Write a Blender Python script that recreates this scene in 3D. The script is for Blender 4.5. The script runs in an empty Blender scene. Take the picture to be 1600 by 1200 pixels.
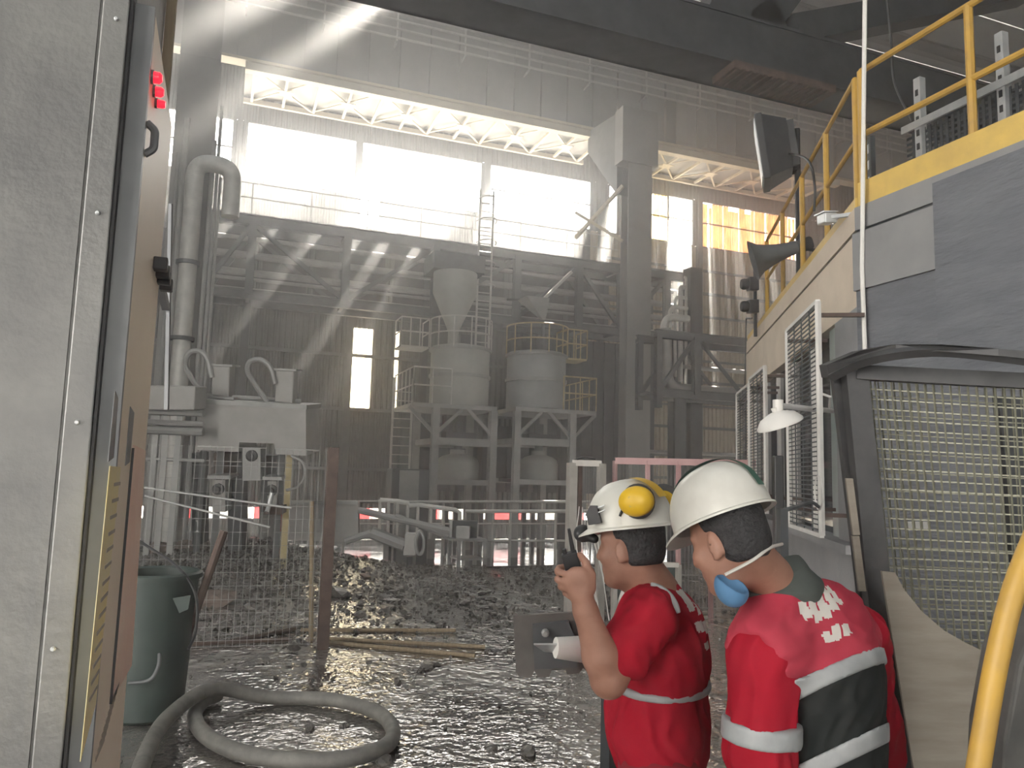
import bpy, math, random
import numpy as np
from mathutils import Vector, Matrix
from math import sin, cos, tan, pi, radians, sqrt, atan2

random.seed(11)
S = bpy.context.scene
COL = S.collection

# ------------------------------------------------------------------ camera
FPX, CAMH = 1200.0, 1.68
_a, _p, _r = radians(20.5), radians(6.5), radians(1.6)
CF = Vector((sin(_a) * cos(_p), cos(_a) * cos(_p), sin(_p)))
_r0 = Vector((cos(_a), -sin(_a), 0)); _u0 = _r0.cross(CF)
CR = _r0 * cos(_r) + _u0 * sin(_r)
CU = _u0 * cos(_r) - _r0 * sin(_r)
CO = Vector((0, 0, CAMH))
cd = bpy.data.cameras.new('camera'); cam = bpy.data.objects.new('camera', cd); COL.objects.link(cam)
cd.sensor_fit = 'HORIZONTAL'; cd.sensor_width = 36; cd.lens = 36 * FPX / 1600; cd.clip_start = 0.05; cd.clip_end = 600
cam.matrix_world = Matrix(((CR.x, CU.x, -CF.x, 0), (CR.y, CU.y, -CF.y, 0), (CR.z, CU.z, -CF.z, CAMH), (0, 0, 0, 1)))
S.camera = cam

def ray(px, py): return CR * ((px - 800) / FPX) + CU * ((600 - py) / FPX) + CF
def wy(px, py, Y):
    d = ray(px, py); return CO + d * (Y / d.y)
def gz(px, py, z=0.0):
    d = ray(px, py); return CO + d * ((z - CAMH) / d.z)
def wd(px, py, D): return CO + ray(px, py) * D

# ------------------------------------------------------------------ world, sun, exposure
w = bpy.data.worlds.new('world'); S.world = w; w.use_nodes = True
bg = w.node_tree.nodes['Background']; bg.inputs[0].default_value = (1.0, 0.96, 0.895, 1); bg.inputs[1].default_value = 10.0
sl = bpy.data.lights.new('sun', 'SUN'); sl.energy = 140.0; sl.angle = radians(0.7); sl.color = (1.0, 0.93, 0.82)
sun = bpy.data.objects.new('sun', sl); COL.objects.link(sun)
SUND = Vector((0.40, 0.60, 0.69)).normalized()
sun.rotation_euler = SUND.to_track_quat('Z', 'Y').to_euler(); sun.location = SUND * 60
S.view_settings.view_transform = 'Standard'; S.view_settings.look = 'None'
S.view_settings.gamma = 1; S.view_settings.use_curve_mapping = False
S.view_settings.exposure = 0.08
S.cycles.use_denoising = True
S.cycles.max_bounces = 6; S.cycles.diffuse_bounces = 4; S.cycles.glossy_bounces = 3
S.cycles.transmission_bounces = 4; S.cycles.volume_bounces = 1; S.cycles.transparent_max_bounces = 6
S.cycles.sample_clamp_indirect = 6.0; S.cycles.caustics_reflective = False; S.cycles.caustics_refractive = False

# ------------------------------------------------------------------ materials
MATS = {}
def mat(name, c1, c2=None, scale=3.0, rough=0.7, metal=0.0, bump=0.0, bscale=None, rough2=None, emit=None,
        trans=None, detail=6.0, stretch=None, lo=0.35, hi=0.65, spec=0.5):
    m = bpy.data.materials.new(name); m.use_nodes = True; MATS[name] = m
    nt = m.node_tree; N = nt.nodes; L = nt.links; b = N['Principled BSDF']
    b.inputs['Roughness'].default_value = rough; b.inputs['Metallic'].default_value = metal
    b.inputs['Specular IOR Level'].default_value = spec
    b.inputs['Base Color'].default_value = (*c1, 1)
    src = None
    if c2 is not None or bump or rough2 is not None:
        tc = N.new('ShaderNodeTexCoord'); src = tc.outputs['Object']
        if stretch:
            mp = N.new('ShaderNodeMapping'); mp.inputs['Scale'].default_value = stretch
            L.new(src, mp.inputs['Vector']); src = mp.outputs['Vector']
        nz = N.new('ShaderNodeTexNoise'); nz.inputs['Scale'].default_value = scale; nz.inputs['Detail'].default_value = detail
        nz.inputs['Roughness'].default_value = 0.62; L.new(src, nz.inputs['Vector'])
        if c2 is not None:
            r = N.new('ShaderNodeValToRGB'); r.color_ramp.elements[0].position = lo; r.color_ramp.elements[1].position = hi
            r.color_ramp.elements[0].color = (*c1, 1); r.color_ramp.elements[1].color = (*c2, 1)
            L.new(nz.outputs['Fac'], r.inputs['Fac']); L.new(r.outputs['Color'], b.inputs['Base Color'])
        if rough2 is not None:
            mr = N.new('ShaderNodeMapRange'); mr.inputs[1].default_value = lo; mr.inputs[2].default_value = hi
            mr.inputs[3].default_value = rough; mr.inputs[4].default_value = rough2
            L.new(nz.outputs['Fac'], mr.inputs[0]); L.new(mr.outputs[0], b.inputs['Roughness'])
        if bump:
            n2 = N.new('ShaderNodeTexNoise'); n2.inputs['Scale'].default_value = bscale or scale * 6; n2.inputs['Detail'].default_value = 5
            L.new(src, n2.inputs['Vector'])
            bp = N.new('ShaderNodeBump'); bp.inputs['Strength'].default_value = bump; bp.inputs['Distance'].default_value = 0.02
            L.new(n2.outputs['Fac'], bp.inputs['Height']); L.new(bp.outputs['Normal'], b.inputs['Normal'])
    if emit:
        b.inputs['Emission Color'].default_value = (*emit[0], 1); b.inputs['Emission Strength'].default_value = emit[1]
    if trans:
        b.inputs['Transmission Weight'].default_value = trans
    return m

def translucent(name, col, col2=None, amount=0.75):
    m = bpy.data.materials.new(name); m.use_nodes = True; MATS[name] = m
    nt = m.node_tree; N = nt.nodes; L = nt.links; N.clear()
    o = N.new('ShaderNodeOutputMaterial'); mx = N.new('ShaderNodeMixShader'); d = N.new('ShaderNodeBsdfDiffuse'); t = N.new('ShaderNodeBsdfTranslucent')
    mx.inputs[0].default_value = amount
    tc = N.new('ShaderNodeTexCoord'); nz = N.new('ShaderNodeTexNoise'); nz.inputs['Scale'].default_value = 3; nz.inputs['Detail'].default_value = 6
    L.new(tc.outputs['Object'], nz.inputs['Vector'])
    r = N.new('ShaderNodeValToRGB'); r.color_ramp.elements[0].position = 0.38; r.color_ramp.elements[1].position = 0.62
    r.color_ramp.elements[0].color = (*col, 1); r.color_ramp.elements[1].color = (*(col2 or col), 1)
    L.new(nz.outputs['Fac'], r.inputs[0]); L.new(r.outputs[0], d.inputs[0]); L.new(r.outputs[0], t.inputs[0])
    L.new(d.outputs[0], mx.inputs[1]); L.new(t.outputs[0], mx.inputs[2]); L.new(mx.outputs[0], o.inputs[0])
    return m

mat('sheet', (0.065, 0.069, 0.07), (0.12, 0.122, 0.12), 1.2, 0.65, 0.1)
mat('steel_grey', (0.075, 0.081, 0.085), (0.12, 0.126, 0.13), 2.5, 0.6, 0.2)
mat('sheet_cream', (0.36, 0.31, 0.235), (0.46, 0.405, 0.315), 1.5, 0.65)
mat('steel_dark', (0.035, 0.04, 0.045), (0.065, 0.07, 0.075), 2.5, 0.55, 0.3)
mat('steel_cream', (0.55, 0.49, 0.38), (0.64, 0.58, 0.46), 2.0, 0.6)
mat('pipe_grey', (0.24, 0.243, 0.24), (0.33, 0.33, 0.318), 2.0, 0.5, 0.2)
mat('deck_dusty', (0.045, 0.044, 0.042), (0.07, 0.068, 0.064), 3, 0.9)
mat('roof', (0.42, 0.42, 0.42), (0.50, 0.50, 0.49), 1.0, 0.8)
mat('girder', (0.22, 0.22, 0.215), (0.29, 0.285, 0.275), 0.8, 0.7)
mat('galv', (0.52, 0.54, 0.55), (0.66, 0.67, 0.67), 8, 0.42, 0.55)
mat('yellow', (0.50, 0.30, 0.05), (0.37, 0.23, 0.065), 6, 0.5, lo=0.4, hi=0.75)
mat('yellow_dull', (0.42, 0.34, 0.16), (0.52, 0.44, 0.25), 5, 0.6)
mat('rail_grey', (0.42, 0.42, 0.40), (0.55, 0.54, 0.51), 4, 0.5, 0.2)
mat('white_frame', (0.72, 0.70, 0.66), (0.82, 0.80, 0.76), 5, 0.5)
mat('plaster_cream', (0.66, 0.56, 0.45), (0.76, 0.65, 0.53), 2.2, 0.85, bump=0.15, bscale=30)
mat('plaster_grey', (0.30, 0.30, 0.31), (0.37, 0.37, 0.375), 2.0, 0.85, bump=0.15, bscale=30)
mat('rubber', (0.05, 0.05, 0.05), (0.10, 0.098, 0.092), 6, 0.6)
mat('black', (0.012, 0.013, 0.015), (0.03, 0.03, 0.032), 6, 0.5)
mat('glass_dark', (0.015, 0.02, 0.028), None, rough=0.08, spec=0.8)
mat('rust', (0.06, 0.040, 0.034), (0.11, 0.075, 0.062), 7, 0.75)
mat('wood', (0.20, 0.15, 0.10), (0.30, 0.24, 0.16), 5, 0.8, stretch=(8, 8, 1))
mat('red_paint', (0.55, 0.02, 0.03), (0.42, 0.02, 0.03), 4, 0.45)
mat('white_paint', (0.75, 0.75, 0.74), (0.82, 0.82, 0.80), 4, 0.5)
mat('pink_paint', (0.60, 0.36, 0.36), (0.68, 0.45, 0.44), 5, 0.55)
translucent('sheet_clear', (0.30, 0.27, 0.205), (0.25, 0.22, 0.16), 0.8)
translucent('sheet_roof', (0.20, 0.212, 0.23), (0.175, 0.187, 0.20), 0.9)
translucent('sheet_yellow', (0.30, 0.23, 0.09), (0.26, 0.17, 0.05), 0.6)
translucent('sheet_orange', (0.12, 0.045, 0.018), (0.17, 0.075, 0.03), 0.5)

# ------------------------------------------------------------------ mesh helpers
ORG = {}
def V(*a): return Vector(a)
def children(o): return [c for c in bpy.data.objects if c.parent == o]

class MB:
    def __init__(s): s.v = []; s.f = []
    def add(s, vs, fs):
        b = len(s.v); s.v += [tuple(v) for v in vs]; s.f += [tuple(i + b for i in f) for f in fs]; return s
    def bx(s, x0, x1, y0, y1, z0, z1):
        return s.add([(x, y, z) for x in (x0, x1) for y in (y0, y1) for z in (z0, z1)],
                     [(0, 1, 3, 2), (4, 6, 7, 5), (0, 4, 5, 1), (2, 3, 7, 6), (0, 2, 6, 4), (1, 5, 7, 3)])
    def obox(s, c, ax, ay, az, hx, hy, hz):
        c = Vector(c); ax, ay, az = Vector(ax).normalized(), Vector(ay).normalized(), Vector(az).normalized()
        return s.add([c + ax * (i * hx) + ay * (j * hy) + az * (k * hz) for i in (-1, 1) for j in (-1, 1) for k in (-1, 1)],
                     [(0, 1, 3, 2), (4, 6, 7, 5), (0, 4, 5, 1), (2, 3, 7, 6), (0, 2, 6, 4), (1, 5, 7, 3)])
    def bar(s, p, q, w, h=None, up=(0, 0, 1)):
        p, q = Vector(p), Vector(q); h = h or w; d = (q - p); ln = d.length; d.normalize(); u = Vector(up)
        if abs(d.dot(u)) > 0.98: u = Vector((0, 1, 0)) if abs(d.y) < 0.9 else Vector((1, 0, 0))
        sd = d.cross(u).normalized(); u = sd.cross(d)
        return s.obox((p + q) / 2, d, sd, u, ln / 2, w / 2, h / 2)
    def ibeam(s, p, q, w, h, t=0.03, up=(0, 0, 1)):
        p, q = Vector(p), Vector(q); d = (q - p); ln = d.length; d.normalize(); u = Vector(up)
        if abs(d.dot(u)) > 0.98: u = Vector((0, 1, 0))
        sd = d.cross(u).normalized(); u = sd.cross(d); c = (p + q) / 2
        s.obox(c, d, sd, u, ln / 2, t / 2, h / 2 - t)
        for k in (-1, 1): s.obox(c + u * (k * (h / 2 - t / 2)), d, sd, u, ln / 2, w / 2, t / 2)
        return s
    def tube(s, pts, r, n=8, closed=False):
        pts = [Vector(p) for p in pts]; m = len(pts); rr = r if isinstance(r, (list, tuple)) else [r] * m
        vs = []; prev = None
        for i, p in enumerate(pts):
            a = pts[(i - 1) % m] if (closed or i > 0) else p; b = pts[(i + 1) % m] if (closed or i < m - 1) else p
            d = (b - a).normalized()
            if prev is None:
                u = Vector((0, 0, 1)) if abs(d.z) < 0.9 else Vector((1, 0, 0)); u = (u - d * u.dot(d)).normalized()
            else:
                u = prev - d * prev.dot(d); u = u.normalized() if u.length > 1e-6 else prev
            prev = u; sd = d.cross(u)
            vs += [p + (u * cos(2 * pi * k / n) + sd * sin(2 * pi * k / n)) * rr[i] for k in range(n)]
        fs = []
        for i in range(m if closed else m - 1):
            j = (i + 1) % m
            fs += [(i * n + k, i * n + (k + 1) % n, j * n + (k + 1) % n, j * n + k) for k in range(n)]
        if not closed: fs += [tuple(range(n))[::-1], tuple((m - 1) * n + k for k in range(n))]
        return s.add(vs, fs)
    def cyl(s, p, q, r, n=12, r2=None): return s.tube([p, q], [r, r if r2 is None else r2], n)
    def lathe(s, prof, c, n=24, axis=(0, 0, 1), cap=True):
        a = Vector(axis).normalized(); u = Vector((1, 0, 0)) if abs(a.x) < 0.9 else Vector((0, 1, 0)); u = (u - a * u.dot(a)).normalized(); w_ = a.cross(u); c = Vector(c)
        vs = [c + a * z + (u * cos(2 * pi * k / n) + w_ * sin(2 * pi * k / n)) * r for r, z in prof for k in range(n)]
        fs = [(i * n + k, i * n + (k + 1) % n, (i + 1) * n + (k + 1) % n, (i + 1) * n + k) for i in range(len(prof) - 1) for k in range(n)]
        if cap: fs += [tuple(range(n))[::-1], tuple((len(prof) - 1) * n + k for k in range(n))]
        return s.add(vs, fs)
    def prism(s, pts, off):
        pts = [Vector(p) for p in pts]; off = Vector(off); n = len(pts)
        return s.add(pts + [p + off for p in pts], [tuple(range(n))[::-1], tuple(range(n, 2 * n))] + [(i, (i + 1) % n, (i + 1) % n + n, i + n) for i in range(n)])
    def corr(s, p, ux, width, h, pitch=0.2, depth=0.04, nrm=(0, -1, 0)):
        # trapezoid corrugated sheet: starts at p, runs along ux, rises h
        p, ux, nrm = Vector(p), Vector(ux).normalized(), Vector(nrm); xs = []; n = max(1, round(width / pitch)); pt = width / n
        for i in range(n):
            for t, k in ((0, 0), (0.34, 0), (0.5, 1), (0.84, 1)): xs.append(((i + t) * pt, k * depth))
        xs.append((width, 0))
        vs = []
        for x, dd in xs: b = p + ux * x + nrm * dd; vs += [b, b + Vector((0, 0, h))]
        return s.add(vs, [(2 * i, 2 * i + 2, 2 * i + 3, 2 * i + 1) for i in range(len(xs) - 1)])
    def build(s, name, m, parent=None, smooth=False, bevel=0.0, kind=None):
        me = bpy.data.meshes.new(name)
        o = bpy.data.objects.new(name, me)
        if parent is None:
            a = np.array(s.v); og = Vector(((a[:, 0].min() + a[:, 0].max()) / 2, (a[:, 1].min() + a[:, 1].max()) / 2, a[:, 2].min()))
        else: og = ORG[parent]
        me.from_pydata([tuple(Vector(v) - og) for v in s.v], [], s.f)
        import bmesh
        bm = bmesh.new(); bm.from_mesh(me); bmesh.ops.recalc_face_normals(bm, faces=bm.faces); bm.to_mesh(me); bm.free()
        me.materials.append(MATS[m] if isinstance(m, str) else m)
        COL.objects.link(o); ORG[o] = og
        if parent is None: o.location = og
        else: o.parent = parent
        if smooth:
            me.polygons.foreach_set('use_smooth', [True] * len(me.polygons)); me.set_sharp_from_angle(angle=radians(40))
        if bevel:
            b = o.modifiers.new('bevel', 'BEVEL'); b.width = bevel; b.segments = 2; b.limit_method = 'ANGLE'
        if kind: o['kind'] = kind
        return o

def tag(o, label, cat, group=None):
    o['label'] = label; o['category'] = cat
    if group: o['group'] = group
    return o
def thing(name, loc, label, cat, group=None):
    o = bpy.data.objects.new(name, None); o.empty_display_size = 0.1; COL.objects.link(o); o.location = loc; ORG[o] = Vector(loc)
    return tag(o, label, cat, group)
def struct(o): o['kind'] = 'structure'; return o
def sroot(name, loc=(0, 0, 0)):
    o = bpy.data.objects.new(name, None); COL.objects.link(o); o.location = loc; ORG[o] = Vector(loc); return struct(o)
def copy_tree(o, off, label=None):
    c = o.copy(); COL.objects.link(c); c.location = o.location + Vector(off)
    if label: c['label'] = label
    for ch in children(o):
        d = ch.copy(); COL.objects.link(d); d.parent = c
        for g in children(ch):
            e = g.copy(); COL.objects.link(e); e.parent = d
    return c
def bez(pts, n=8):
    # Catmull-Rom through the points
    P = [Vector(p) for p in pts]; out = []
    for i in range(len(P) - 1):
        a = P[i - 1] if i else P[i] * 2 - P[i + 1]; b, c = P[i], P[i + 1]; d = P[i + 2] if i + 2 < len(P) else P[i + 1] * 2 - P[i]
        for k in range(n):
            t = k / n
            out.append(0.5 * ((2 * b) + (c - a) * t + (2 * a - 5 * b + 4 * c - d) * t * t + (3 * b - a - 3 * c + d) * t ** 3))
    return out + [P[-1]]
def fillet(pts, r, n=4):
    P = [Vector(p) for p in pts]; out = [P[0]]
    for i in range(1, len(P) - 1):
        a = (P[i - 1] - P[i]); b = (P[i + 1] - P[i]); rr = min(r, a.length * 0.45, b.length * 0.45); a.normalize(); b.normalize()
        p0, p1 = P[i] + a * rr, P[i] + b * rr
        for k in range(n + 1):
            t = k / n; out.append(p0 * (1 - t) ** 2 + P[i] * 2 * t * (1 - t) + p1 * t * t)
    return out + [P[-1]]
# ================================================================== the hall: floor, walls, roof
LOWZ = -1.0
REARTOP = 5.0
REARY = -26.0
RLX = 3.0
WY = 30.0
# wet concrete floor of the working platform
def floor_material():
    m = bpy.data.materials.new('wet_floor'); m.use_nodes = True; MATS['wet_floor'] = m
    nt = m.node_tree; N = nt.nodes; L = nt.links; b = N['Principled BSDF']
    tc = N.new('ShaderNodeTexCoord')
    def noise(sc, det, rg=0.6):
        n = N.new('ShaderNodeTexNoise'); n.inputs['Scale'].default_value = sc; n.inputs['Detail'].default_value = det; n.inputs['Roughness'].default_value = rg
        L.new(tc.outputs['Object'], n.inputs['Vector']); return n.outputs['Fac']
    big = noise(0.9, 5); mid = noise(7, 8, 0.7); wav = noise(4.5, 3, 0.5); fine = noise(19, 1.5, 0.5)
    r = N.new('ShaderNodeValToRGB'); e = r.color_ramp.elements; e[0].position = 0.33; e[0].color = (0.06, 0.054, 0.05, 1); e[1].position = 0.7; e[1].color = (0.19, 0.17, 0.152, 1)
    L.new(mid, r.inputs[0]); L.new(r.outputs[0], b.inputs['Base Color'])
    mr = N.new('ShaderNodeMapRange'); mr.inputs[1].default_value = 0.40; mr.inputs[2].default_value = 0.60; mr.inputs[3].default_value = 0.06; mr.inputs[4].default_value = 0.35
    L.new(big, mr.inputs[0]); L.new(mr.outputs[0], b.inputs['Roughness'])
    mx = N.new('ShaderNodeMath'); mx.operation = 'MULTIPLY_ADD'; mx.inputs[1].default_value = 0.5
    L.new(fine, mx.inputs[0]); L.new(wav, mx.inputs[2])
    bp = N.new('ShaderNodeBump'); bp.inputs['Strength'].default_value = 1.0; bp.inputs['Distance'].default_value = 0.021
    b.inputs['Specular IOR Level'].default_value = 1.0; b.inputs['Coat Weight'].default_value = 1.0; b.inputs['Coat Roughness'].default_value = 0.035; b.inputs['Coat IOR'].default_value = 1.8
    L.new(mx.outputs[0], bp.inputs['Height']); L.new(bp.outputs[0], b.inputs['Normal']); L.new(bp.outputs[0], b.inputs['Coat Normal'])
floor_material()
mat('pit_floor', (0.05, 0.05, 0.048), (0.09, 0.088, 0.082), 0.8, 0.06, rough2=0.25)
mat('outside_ground', (0.62, 0.60, 0.56), (0.7, 0.68, 0.64), 0.3, 0.9)

fl = MB()
fx = np.linspace(-8, 12, 81); fyv = np.linspace(-4, 17.4, 87)
def floor_h(x, y):
    h = 0.012 * sin(x * 1.7 + 0.6) * sin(y * 1.3) + 0.006 * sin(x * 4.1) * cos(y * 3.7)
    if y > 8: h += 0.05 * (0.5 - 0.5 * cos(min(1, (y - 8) / 5) * pi)) * (0.55 + 0.45 * sin(x * 1.1 + y * 0.8)) * (1 if x < 4.5 else 0.3)
    e = max(0, min(1, (y - 8.5) / 4)) * max(0, min(1, (3.6 - x) / 3.5)); h += 0.16 * e * (0.6 + 0.4 * sin(x * 2.3 + y * 1.1))
    return h
# platform edge: further back on the left than on the right
def edge_y(x): return 17.4 if x < 0.6 else (17.4 - (x - 0.6) / 2.4 * 4.4 if x < 3.0 else 13.0)
vs = [(x, min(y, edge_y(x)), floor_h(x, y)) for y in fyv for x in fx]
nx = len(fx)
fl.add(vs, [(j * nx + i, j * nx + i + 1, (j + 1) * nx + i + 1, (j + 1) * nx + i) for j in range(len(fyv) - 1) for i in range(nx - 1)])
floor = struct(fl.build('floor', 'wet_floor', None, smooth=True))
for_edge = MB()
for a, b in (((-8, 17.4), (0.6, 17.4)), ((0.6, 17.4), (3.0, 13.0)), ((3.0, 13.0), (12, 13.0))):
    for_edge.add([(a[0], a[1], -1), (b[0], b[1], -1), (b[0], b[1], 0.02), (a[0], a[1], 0.02)], [(0, 1, 2, 3)])
struct(for_edge.build('trim_1', 'plaster_grey'))
struct(MB().bx(-10, 48, REARY - 20, -4, -.12, -.01).bx(12, 48, -4, 8, -.12, -.01).build('floor_rear', 'plaster_grey'))
struct(MB().bx(-10, 48, 8, 30.4, LOWZ - 0.2, LOWZ).build('floor_lower', 'pit_floor'))
struct(MB().bx(-60, 90, 30.4, 160, LOWZ - 0.25, LOWZ - 0.05).build('ground_outside', 'outside_ground'))

# back wall: corrugated sheets around openings
wb = sroot('wall_back', (0, WY, LOWZ))
ZB, ZT, WTOP = 12.45, 14.72, 21.0
def sheet(x0, x1, z0, z1, m='sheet', name='corrugated_sheet', y=WY, parent=wb, pitch=0.22):
    return MB().corr((x0, y, z0), (1, 0, 0), x1 - x0, z1 - z0, pitch, 0.05).build(name, m, parent)
GAPL, GAPH = -0.28, 0.12      # daylight slot under the cladding
x = -10.0
clear_low = [(4.05, 4.65, 4.2, 7.0), (5.0, 5.3, 4.2, 7.0)]
BR = [-10, -7, -4, -1.3, 0.1, 2.2, 4.52, 5.3, 6.2, 6.36, 7.3, 9.7, 12.2, 14.75, 17.4, 20.2, 23, 26, 29, 32, 36, 40, 44, 48]
for a, b in zip(BR[:-1], BR[1:]):
    if (a, b) in ((4.52, 5.3), (6.2, 6.36)):
        sheet(a, b, GAPH, 3.95); sheet(a, b, 3.95, 7.1, 'sheet_clear', 'translucent_sheet'); sheet(a, b, 7.1, 8.0); sheet(a, b, 8.0, 10.4, 'sheet_clear', 'translucent_sheet'); sheet(a, b, 10.4, ZB if a > 5 else 11.2)
    else: sheet(a, b, GAPH, ZB, 'sheet_cream' if a > 14 else 'sheet')
    sheet(a, b, ZT, WTOP)
    sheet(a, b, LOWZ, GAPL)
# piers between the windows
for a, b in ((-10, -4.2), (-2.3, -1.75), (-0.35, 0.1), (4.30, 4.47), (9.6, 9.92), (14.75, 15.6), (16.1, 17.1), (20.12, 20.55), (26.2, 48)):
    sheet(a, b, ZB, ZT)
# steel girts and posts carrying the cladding (inside face)
for z in (1.6, 3.9, 6.0, 8.0, 10.2): MB().bx(-10, 48, WY - 0.16, WY - 0.06, z - 0.06, z + 0.06).build('girt', 'steel_grey', wb)
for z in (2.6, 4.9, 7.0, 9.1, 11.3): MB().bx(15.4, 27, WY - 0.14, WY - 0.06, z - 0.05, z + 0.05).build('girt', 'steel_grey', wb)
for xx in (-1.6, 4.38, 9.75, 15.2, 20.33, 26.3):
    MB().ibeam((xx, WY - 0.2, LOWZ), (xx, WY - 0.2, 15), 0.22, 0.25, 0.02).build('wall_post', 'steel_grey', wb)
# windows: frames with mullions
def window(n, x0, x1, bars=(), verts=()):
    b = MB(); t = 0.05; y0, y1 = WY - 0.05, WY + 0.05
    b.bx(x0, x1, y0, y1, ZB, ZB + t).bx(x0, x1, y0, y1, ZT - t, ZT).bx(x0, x0 + t, y0, y1, ZB, ZT).bx(x1 - t, x1, y0, y1, ZB, ZT)
    o = struct(b.build('window_%d' % n, 'steel_grey'))
    for z in bars: MB().bx(x0, x1, y0 + 0.02, y1 - 0.02, z - 0.03, z + 0.03).build('transom', 'steel_grey', o)
    for v in verts: MB().bx(v - 0.03, v + 0.03, y0 + 0.02, y1 - 0.02, ZB, ZT).build('mullion', 'steel_grey', o)
    return o
window(1, -1.75, -0.35, (13.6,))
window(2, 0.1, 4.3)
window(3, 4.47, 9.6)
window(4, 9.92, 14.75, (13.62,))
w5 = window(5, 17.1, 20.12, (13.65,), (18.75,))
w6 = window(6, 20.55, 26.2, (13.65,))
window(7, -4.2, -2.3, (13.6,))
window(8, 15.6, 16.1)
for k in range(4): sheet(17.15 + k * 0.4, 17.15 + k * 0.4 + 0.38, ZB + .05, ZT - .05, 'sheet_yellow', 'translucent_sheet', WY + 0.06, w5, 0.19) if k < 4 else None
random.seed(5)
xx = 20.62
while xx < 26.0:
    wdt = random.uniform(0.16, 0.42)
    sheet(xx, min(xx + wdt, 26.1), ZB + .05, ZT - .05 - random.choice((0, 0, 0.05, 0.2)), 'sheet_orange', 'rusty_strip', WY + 0.06, w6, 0.14)
    xx += wdt + random.choice((0.01, 0.015, 0.02, 0.03, 0.09))
# left wall and roof
wl = sroot('wall_left', (-9, 0, LOWZ))
for k in range(10):
    z_ = 7.0 if k in (3, 4) else LOWZ      # unseen side bays opened up to add fill light
    MB().corr((-9, REARY + 5.7 * k, z_), (0, 1, 0), 5.7, 21 - z_, 0.25, 0.05, (1, 0, 0)).build('corrugated_sheet', 'sheet', wl)
wr = sroot('wall_right', (47, 0, LOWZ))
for k in range(10):
    MB().corr((47, REARY + 5.7 * k, LOWZ), (0, 1, 0), 5.7, 22, 0.25, 0.05, (-1, 0, 0)).build('corrugated_sheet', 'sheet', wr)
# rear wall behind the camera, its unseen opening sized to set the front light
wq = sroot('wall_rear', (0, REARY, 0))
for a, b, z0, z1 in ((-10, -6, 0, 21), (10, 48, 0, 21), (-6, 10, REARTOP, 21)):
    MB().corr((a, REARY, z0), (1, 0, 0), b - a, z1 - z0, 0.4, 0.05, (0, 1, 0)).build('corrugated_sheet', 'sheet', wq)
ce = sroot('ceiling', (10, 15, 20.5))
for k in range(16):
    y0 = REARY + k * 3.6
    if y0 < 19:      # unseen rooflights; rows over the back bays added to brighten the smoke
        MB().bx(-10, -5, y0, y0 + 3.55, 20.5, 20.62).build('roof_panel', 'roof', ce); MB().bx(-5, RLX, y0, y0 + 3.55, 20.55, 20.56).build('rooflight_panel', 'sheet_roof', ce)
        MB().bx(RLX, 48, y0, y0 + 3.55, 20.5, 20.62).build('roof_panel', 'roof', ce)
    elif y0 < 22:   # vents left open near the ridge
        VX = (-10, 4.5, 5.1, 6.2, 6.9, 7.9, 8.3, 48)
        for a_, b_ in zip(VX[0::2], VX[1::2]): MB().bx(a_, b_, y0, y0 + 3.55, 20.5, 20.62).build('roof_panel', 'roof', ce)
        for a_, b_ in zip(VX[1:-1:2], VX[2::2]):
            MB().bx(a_, b_, y0, y0 + 1.2, 20.5, 20.62).build('roof_panel', 'roof', ce); MB().bx(a_, b_, y0 + 3.0, y0 + 3.55, 20.5, 20.62).build('roof_panel', 'roof', ce)
    else: MB().bx(-10, 48, y0, y0 + 3.55, 20.5, 20.62).build('roof_panel', 'roof', ce)
for k in range(11): MB().ibeam((-10, -22 + 5 * k, 20.2), (48, -22 + 5 * k, 20.2), 0.3, 0.6, 0.03).build('rafter', 'girder', ce)

# haze in the hall
hz = bpy.data.materials.new('haze'); hz.use_nodes = True; N = hz.node_tree.nodes; N.clear()
o_ = N.new('ShaderNodeOutputMaterial'); vs_ = N.new('ShaderNodeVolumeScatter'); vs_.inputs['Color'].default_value = (0.97, 0.97, 0.97, 1)
vs_.inputs['Density'].default_value = 0.011; vs_.inputs['Anisotropy'].default_value = 0.72
hz.node_tree.links.new(vs_.outputs[0], o_.inputs['Volume']); MATS['haze'] = hz
h2 = hz.copy(); h2.name = 'smoke'; MATS['smoke'] = h2; h2.node_tree.nodes['Volume Scatter'].inputs['Density'].default_value = 0.019
sm = MB().bx(-8.6, 46, 4, 29.6, 8.4, 19.8).build('smoke_layer', 'smoke'); sm['kind'] = 'stuff'; sm['label'] = 'denser pale smoke layer hanging under the roof'; sm['category'] = 'smoke'
hb = MB().bx(-8.6, 46, -3.5, 29.6, LOWZ + 0.02, 8.39).build('dust_haze', 'haze')
hb['kind'] = 'stuff'; hb['label'] = 'thin grey dust haze hanging in the hall air'; hb['category'] = 'haze'
# ================================================================== steelwork of the hall
# ---- steel columns
def column(name, x0, x1, y, z0, z1, label, mname='girder', dep=0.5):
    t = thing(name, ((x0 + x1) / 2, y, z0), label, 'column')
    MB().bx(x0, x1, y - 0.03, y, z0, z1).build('flange', mname, t)
    MB().bx(x0, x1, y + dep, y + dep + 0.03, z0, z1).build('flange', mname, t)
    MB().bx((x0 + x1) / 2 - 0.02, (x0 + x1) / 2 + 0.02, y, y + dep, z0, z1).build('web', mname, t)
    MB().bx(x0 - 0.12, x1 + 0.12, y - 0.15, y + dep + 0.15, z0, z0 + 0.05).build('base_plate', mname, t)
    k = z0 + 2.2
    while k < z1 - 0.5:
        MB().bx(x0 - 0.006, x1 + 0.006, y - 0.036, y - 0.03, k, k + 0.03).build('splice_bar', mname, t); k += 2.35
    return t
cr = column('steel_column', 13.3, 14.28, 24, LOWZ, 13.1, 'tall grey steel column standing right of the two silos')
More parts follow.
